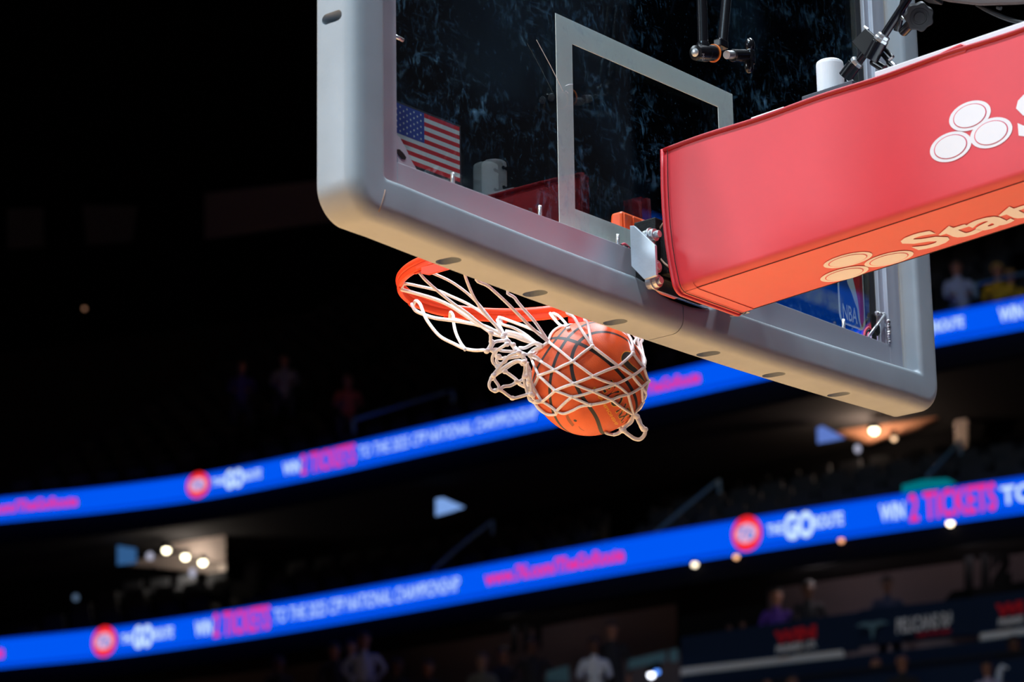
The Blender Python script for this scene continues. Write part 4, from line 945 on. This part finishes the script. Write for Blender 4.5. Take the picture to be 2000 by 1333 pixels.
for x, y, w_, h_, off, c, l in [(293, 1087, 9, 10, 5.6, 'bg_white', 'white round lantern in the lit suite, left of the three lamps'), (376, 1119, 8, 12, 5.0, 'bg_white', 'white round lantern in the lit suite, below the three lamps'), (1675, 877, 8, 11, 4.6, 'bg_white', 'white round lantern below the bright lamp under the backboard corner'), (148, 1168, 8, 9, 3.2, 'rail', 'dim blue-white lantern in the dark club tier at far left')]:
    d = dL(x)+off; t = empty('lantern', atd(x, y, d), l, 'lantern'); bm = bmesh.new(); blob(bm, atd(x, y, d), d/FP*w_*.8, 1, 1, h_/w_); fin(bm, 'lantern_shade', emis('lantern_glow', (.62, .62, .8) if c == 'bg_white' else (.10, .16, .26), .7), t, smooth=True)
    rod(atd(x, y-h_*.8, d), atd(x, y-h_-4, d), .02, M['bg_black'], 'lantern_cap', t)
# ---- concourse: vomitory walls, section numbers, parapets with banners
def tpanel(name, pts, off, thick, m, label, cat, **k):
    o = panel(name, pts, dL, off, thick, M[m]); tag(o, label, cat, **k); return o
panel('wall_vomitory', [(1328, 1150), (1500, 1120), (1500, 1240), (1328, 1240)], dL, 1.2, 1.2, M['bg_black'], kind='structure')
panel('wall_vomitory_hood', [(1845, 1172), (1860, 1155), (2040, 1130), (2040, 1178), (1845, 1195)], dL, .9, .9, M['bg_black'], kind='structure')
def ptext(name, s, x0, y0, x1, y1, cap, dep, m, bold, parent=None):
    """text whose baseline runs from pixel (x0,y0) to (x1,y1) at the given distance, cap height in pixels"""
    return text_mesh(name, s, lambda u, v: atd(x0+(x1-x0)*u, y0+(y1-y0)*u-cap*v, dep), m, parent, bold, 1.0)
def number(s, x0, y0, x1, y1, cap, label, off=1.0):
    dep = dL((x0+x1)/2)+off; a = ptext('section_number', s, x0, y0, x1, y1, cap, dep, M['bg_black'], .09)
    so = a.modifiers.new('solid', 'SOLIDIFY'); so.thickness = .06; tag(a, label, 'sign')
number('111', 998, 1272, 1058, 1262, 42, 'black number 111 on the dim concourse wall behind the spectators')
number('112', 1884, 1146, 1976, 1133, 52, 'black number 112 on the pale concourse wall at the right edge')
t = empty('parapet_banner', atd(1500, 1280, dL(1500)-.6), 'navy parapet banner with red and white lettering and a pale ledge, bottom right', 'banner')
panel('banner_face', [(1330, 1245), (1680, 1195), (1680, 1270), (1330, 1318)], dL, -.6, .12, M['bg_navy'], t); panel('ledge', [(1330, 1306), (1646, 1270), (1650, 1284), (1330, 1320)], dL, -.7, .2, M['bg_white'], t)
ptext('red_lettering', 'WINN', 1512, 1258, 1620, 1240, 22, dL(1560)-.75, M['bg_red'], .08, t); ptext('white_lettering', 'PREMIER LOUNGE', 1516, 1277, 1626, 1259, 14, dL(1560)-.75, M['bg_white'], .04, t)
t = empty('parapet_banner', atd(1800, 1230, dL(1800)-.55), 'navy parapet banner reading PELICANS RADIO beside a faint bird emblem', 'banner')
panel('banner_face', [(1680, 1192), (1905, 1168), (1905, 1240), (1680, 1262)], dL, -.55, .12, M['bg_navy'], t); ptext('white_lettering', 'PELICANS RADIO', 1751, 1238, 1896, 1218, 28, dL(1820)-.7, M['bg_white'], .03, t)
ptext('red_lettering', 'NETWORK', 1790, 1245, 1860, 1236, 7, dL(1820)-.7, M['bg_red'], .03, t)
bm = bmesh.new()
for w2 in (-1, 1): poly_mesh(bm, [atd(1704+w2*a, 1219+b-w2*a*.1, dL(1704)-.7) for a, b in [(0, -3), (18, -5), (34, 2), (16, 4), (5, 8), (3, 22), (0, 34)]])
fin(bm, 'bird_emblem', M['rail'], t)
t = empty('parapet_banner', atd(1960, 1210, dL(1960)-.6), 'navy parapet banner with cropped red and white lettering at the right edge', 'banner')
panel('banner_face', [(1905, 1166), (2040, 1150), (2040, 1226), (1905, 1244)], dL, -.6, .12, M['bg_navy'], t); panel('ledge', [(1915, 1238), (2040, 1222), (2040, 1234), (1917, 1252)], dL, -.7, .2, M['bg_white'], t)
ptext('red_lettering', 'WINN', 1944, 1205, 2060, 1187, 22, dL(1960)-.75, M['bg_red'], .08, t); ptext('white_lettering', 'PREMIER LOUNGE', 1950, 1224, 2066, 1206, 14, dL(1960)-.75, M['bg_white'], .04, t)
M['bg_blue'] = mat('blue_seat_block', (.02, .06, .28), .8); M['bg_glass'] = mat('pale_blue_board', (.16, .36, .46), .6)
panel('floor_lower_seating', [(1330, 1322), (2060, 1236), (2060, 1420), (1330, 1420)], dL, -1.2, .2, M['bg_navy'], kind='structure')
for x0, l in ((1800, 'blue seat back at bottom right, left one of the pair'), (1862, 'blue seat back at bottom right, right one of the pair')):
    t = empty('blue_seat', atd(x0+22, 1330, dL(x0)-1.9), l, 'seat'); o = panel('seat_back', [(x0+4, 1318), (x0+46, 1312), (x0+48, 1350), (x0+2, 1350)], dL, -1.9, .08, M['bg_blue'], t); panel('seat', [(x0+2, 1350), (x0+48, 1350), (x0+48, 1362), (x0+2, 1362)], dL, -2.2, .45, M['bg_blue'], t)
for pts, l in [([(1068, 1312), (1110, 1300), (1112, 1333), (1066, 1333)], 'pale blue counter board among the spectators, left of the white shirt'), ([(1228, 1290), (1300, 1272), (1300, 1292), (1226, 1308)], 'pale blue counter board right of the standing dark figure'), ([(1308, 1270), (1324, 1268), (1324, 1292), (1308, 1292)], 'small pale blue board at the end of the dark doorway')]:
    t = empty('counter_board', atd(*pts[0], dL(pts[0][0])-1.0), l, 'board'); panel('board_face', pts, dL, -1.0, .06, M['bg_glass'], t)
# ---- handrails and glass railings
def handrail(segs, dep, label, r=.028):
    t = empty('handrail', atd(*segs[0][0], dep), label, 'railing')
    for s_ in segs:
        bm = bmesh.new(); tube(bm, smooth_path([atd(x, y, dep+i*.6) for i, (x, y) in enumerate(s_)]), r, 8); fin(bm, 'rail_tube', M['rail'], t, smooth=True)
    for x, y in (segs[0][0], segs[0][-1]): rod(atd(x, y, dep+(.6*(len(segs[0])-1) if (x, y) == segs[0][-1] else 0)), atd(x, y+26, dep+(.6*(len(segs[0])-1) if (x, y) == segs[0][-1] else 0)), r, M['rail'], 'rail_post', t)
handrail([[(1270, 1050), (1336, 994), (1405, 938)]], dL(1330)+1.2, 'dim blue sloping handrail in the club tier, above the red disc logo')
handrail([[(848, 1112), (905, 1062), (962, 1018)]], dL(900)+1.2, 'dim blue sloping handrail in the club tier, left of centre')
handrail([[(1812, 930), (1845, 895), (1876, 862)]], dL(1840)+1.6, 'dim blue sloping handrail below the right corner of the backboard')
handrail([[(690, 820), (790, 790), (885, 762)]], dU(800)+.5, 'pale blue level rail just above the upper ribbon, left of the net')
handrail([[(1905, 556), (1950, 545), (2010, 533)]], dU(1950)-.1, 'thin pale rail in front of the two yellow shirts, right edge')
# ---- spectators : one continuous skinned body each
SKN = [(.30, .13, .08), (.12, .05, .03), (.42, .24, .17)]
def person(hx, hy, dep, label, shirt, trousers=(.02, .02, .03), skin=0, hair=(.006, .005, .005), seated=True, lean=0, turn=0, bald=False, k=1.0, arms='lap'):
    head = atd(hx, hy, dep); fwd = (CAM-head); fwd.z = 0; fwd.normalize(); fwd = Matrix.Rotation(turn, 3, 'Z') @ fwd; rt = fwd.cross(Vector((0, 0, 1))); up = Vector((0, 0, 1))
    V = []; E_ = []; Rr = []
    def v(x, y, z, r, par=None):
        V.append(head+rt*(x*k)+fwd*(y*k)+up*(z*k)); Rr.append((r*k, r*k)); i = len(V)-1
        if par is not None: E_.append((par, i))
        return i
    pel = v(0, -.10 if seated else 0, -.72, .135); wst = v(lean*.3, -.07 if seated else 0, -.56, .125, pel); ch = v(lean*.6, -.03, -.36, .150, wst); nb = v(lean*.8, -.01, -.19, .060, ch); nk = v(lean, 0, -.11, .055, nb)
    hd = v(lean, .01, 0, .095, nk); tp = v(lean, -.005, .085, .070, hd); v(lean, .105, -.01, .014, hd)
    for s in (-1, 1):
        v(s*.095+lean, 0, -.005, .016, hd)
        sh = v(s*.19+lean*.8, -.02, -.25, .060, ch)
        if arms == 'lap': el = v(s*.25, .03, -.50, .045, sh); wr = v(s*.14, .25, -.56, .034, el)
        elif arms == 'hips': el = v(s*.34, -.04, -.46, .045, sh); wr = v(s*.19, .06, -.62, .034, el)
        else: el = v(s*.27, .02, -.52, .045, sh); wr = v(s*.26, .08, -.76, .034, el)
        pm = v(s*(.12 if arms == 'lap' else .25), (.31 if arms == 'lap' else .11), -.57 if arms == 'lap' else -.84, .036, wr)
        for q in (-1, 0, 1): v(s*(.10 if arms == 'lap' else .25)+q*.022, (.38 if arms == 'lap' else .13), (-.59 if arms == 'lap' else -.92)+.004*q, .010, pm)
        v(s*(.07 if arms == 'lap' else .20), (.33 if arms == 'lap' else .16), (-.55 if arms == 'lap' else -.86), .011, pm)
        hp = v(s*.10, -.08 if seated else 0, -.80, .095, pel)
        if seated: kn = v(s*.15, .36, -.78, .070, hp); an = v(s*.15, .36, -1.20, .048, kn)
        else: kn = v(s*.12, .02, -1.22, .070, hp); an = v(s*.12, 0, -1.62, .048, kn)
        v(s*.15, (.50 if seated else .14), (-1.25 if seated else -1.67), .042, an)
    me = bpy.data.meshes.new('body'); me.from_pydata([tuple(a) for a in V], E_, []); o = bpy.data.objects.new('body', me); COL.objects.link(o)
    o.modifiers.new('skin', 'SKIN'); 
    for i, d in enumerate(me.skin_vertices[0].data): d.radius = Rr[i]; d.use_root = (i == 0)
    o.modifiers.new('sub', 'SUBSURF').levels = 1; bpy.context.view_layer.update()
    m2 = bpy.data.meshes.new_from_object(o.evaluated_get(bpy.context.evaluated_depsgraph_get())); bpy.data.objects.remove(o)
    root = empty('person', head-up*(1.28 if seated else 1.70)*k, label, 'person')
    b = link('body', m2, [mat('skin', SKN[skin], .6), mat('shirt_cloth', shirt, .85), mat('trouser_cloth', trousers, .85)], root)
    for p in m2.polygons:
        d = p.center-head; z = d.z/k; x = abs(d.dot(rt))/k; y = d.dot(fwd)/k; p.use_smooth = True
        p.material_index = 0 if (z > -.17 or (arms == 'lap' and y > .22 and -.66 < z < -.50) or (arms != 'lap' and x > .17 and z < -.74 and z > -1.0 and not (x < .22 and z < -.9))) else (1 if z > -.70 else 2)
    if not bald:
        bm = bmesh.new(); blob(bm, head+up*.045*k-fwd*.022*k+rt*lean*k, .112*k, 1, 1, .95)
        for vv in list(bm.verts):
            d = vv.co-(head+rt*lean*k)
            if d.dot(fwd) > .03*k and d.z < .055*k: vv.co -= fwd*(d.dot(fwd)-.02*k)
        fin(bm, 'hair', mat('hair', hair, .7), root, smooth=True)
    eb = bmesh.new()
    for s in (-1, 1): blob(eb, head+rt*(lean+s*.033)*k+fwd*.100*k+up*.012*k, .011*k, seg=4)
    fin(eb, 'eyes', M['rubber'], root)
    return root
WH = (.75, .80, .9); DK = (.015, .015, .02)
for a in [
    dict(hx=1160, hy=1262, off=-1.0, label='seated spectator in a white shirt beside the taller dark-haired figure, bottom centre', shirt=WH, skin=1),
    dict(hx=1195, hy=1232, off=-.4, label='standing spectator in black with long dark hair, right of the white-shirted one', shirt=DK, seated=False, arms='side'),
    dict(hx=1040, hy=1262, off=-.3, label='spectator in black standing in front of the number 111', shirt=DK, skin=1, seated=False, arms='hips'),
    dict(hx=983, hy=1281, off=.2, label='spectator in dark clothes just left of the number 111', shirt=(.02, .02, .04)),
    dict(hx=942, hy=1292, off=-1.2, label='seated spectator in a grey patterned shirt, left of the number 111', shirt=(.16, .17, .15), skin=2, hair=(.06, .06, .06)),
    dict(hx=836, hy=1306, off=-1.0, label='seated spectator in dark clothes at the bottom edge, below the pink web address', shirt=DK),
    dict(hx=776, hy=1304, off=-1.0, label='seated spectator in black at the bottom edge, next right of the light blue shirt', shirt=DK, skin=1),
    dict(hx=711, hy=1252, off=-1.2, label='standing spectator in a light blue-white shirt and dark cap, bottom left of centre', shirt=(.42, .50, .72), seated=False, arms='hips', k=1.06),
    dict(hx=686, hy=1266, off=-.2, label='spectator in an olive-grey top behind the light blue shirt', shirt=(.13, .15, .10), skin=2, seated=False, arms='side'),
    dict(hx=654, hy=1272, off=-1.0, label='spectator in black left of the light blue shirt', shirt=DK, seated=False, arms='side'),
    dict(hx=545, hy=1298, off=-1.0, label='lone spectator in black at the bottom edge, below the white ribbon lettering', shirt=DK, skin=1),
    dict(hx=1516, hy=1166, off=.4, label='standing spectator in a purple top at the edge of the black doorway', shirt=(.09, .03, .28), skin=0, seated=False, arms='side'),
    dict(hx=1578, hy=1152, off=.5, label='standing spectator in black, right of the purple top', shirt=DK, seated=False, arms='side', skin=1),
    dict(hx=1732, hy=1143, off=.2, label='standing spectator in dark blue against the pale wall, above the PELICANS RADIO banner', shirt=(.03, .04, .08), skin=1, seated=False, arms='side'),
    dict(hx=1711, hy=1298, off=-1.8, label='spectator in a blue shirt with a brown bare head, bottom right', shirt=(.02, .06, .30), skin=0, bald=True, turn=.6),
    dict(hx=1762, hy=1293, off=-2.8, label='bald spectator in black, bottom right, left of the blue seat backs', shirt=DK, skin=0, bald=True),
    dict(hx=1928, hy=1306, off=-3.0, label='small spectator in a pale top beside the white-shirted one, bottom right corner', shirt=(.5, .45, .6), skin=0, k=.85),
    dict(hx=1982, hy=1262, off=-2.0, label='spectator in a white T-shirt under the pale ledge, bottom right corner', shirt=WH, skin=1, k=1.1),
    dict(hx=1502, hy=1338, off=-2.2, label='bare-headed spectator at the bottom edge, left one of two below the red lettering', shirt=DK, skin=0, bald=True),
    dict(hx=1548, hy=1336, off=-3.1, label='dark-haired spectator at the bottom edge, right one of two below the red lettering', shirt=DK, skin=0),
    dict(hx=1424, hy=1228, off=.3, label='small pale-topped figure inside the black doorway, left one of two', shirt=(.3, .3, .4), skin=1, k=.5),
    dict(hx=1450, hy=1222, off=.8, label='small white-topped figure inside the black doorway, right one of two', shirt=(.6, .6, .7), skin=1, k=.5)]:
    off = a.pop('off'); person(dep=dL(a['hx'])+off, **a)
for a in [dict(hx=1874, hy=522, off=1.8, label='seated spectator in a white top above the upper ribbon, right of the backboard', shirt=(.34, .42, .6), skin=0, lean=.05, trousers=(.02, .08, .2)),
          dict(hx=1948, hy=529, off=2.1, label='spectator in a yellow top above the upper ribbon, left one of the yellow pair', shirt=(.45, .27, .01), skin=0, hair=(.35, .22, .05)),
          dict(hx=1973, hy=540, off=1.4, label='spectator in a yellow top above the upper ribbon, right one of the yellow pair', shirt=(.5, .32, .01), skin=0, hair=(.3, .16, .04), k=.9),
          dict(hx=473, hy=716, off=2.6, label='dim spectator in purple alone among the dark upper seats, left of the net', shirt=(.05, .03, .2), skin=0),
          dict(hx=556, hy=703, off=3.0, label='dim spectator in grey among the dark upper seats, right of the purple one', shirt=(.2, .2, .3), skin=0),
          dict(hx=680, hy=742, off=2.0, label='dim spectator in a red top among the dark upper seats, nearest to the net', shirt=(.35, .08, .08), skin=0)]:
    off = a.pop('off'); person(dep=dU(a['hx'])+off, **a)

for x, y, p in [(1000, 1215, 1.6), (1600, 1130, 2.6), (1900, 1080, 2.6)]:  # added point fills that lift the dark concourse wall, no lamps known here
    l = bpy.data.lights.new('concourse_fill_light', 'POINT'); l.energy = p*6; l.color = (.95, .82, .86); l.shadow_soft_size = .2
    o = bpy.data.objects.new('concourse_fill_light', l); COL.objects.link(o); o.location = atd(x, y-12, dL(x)+.75)
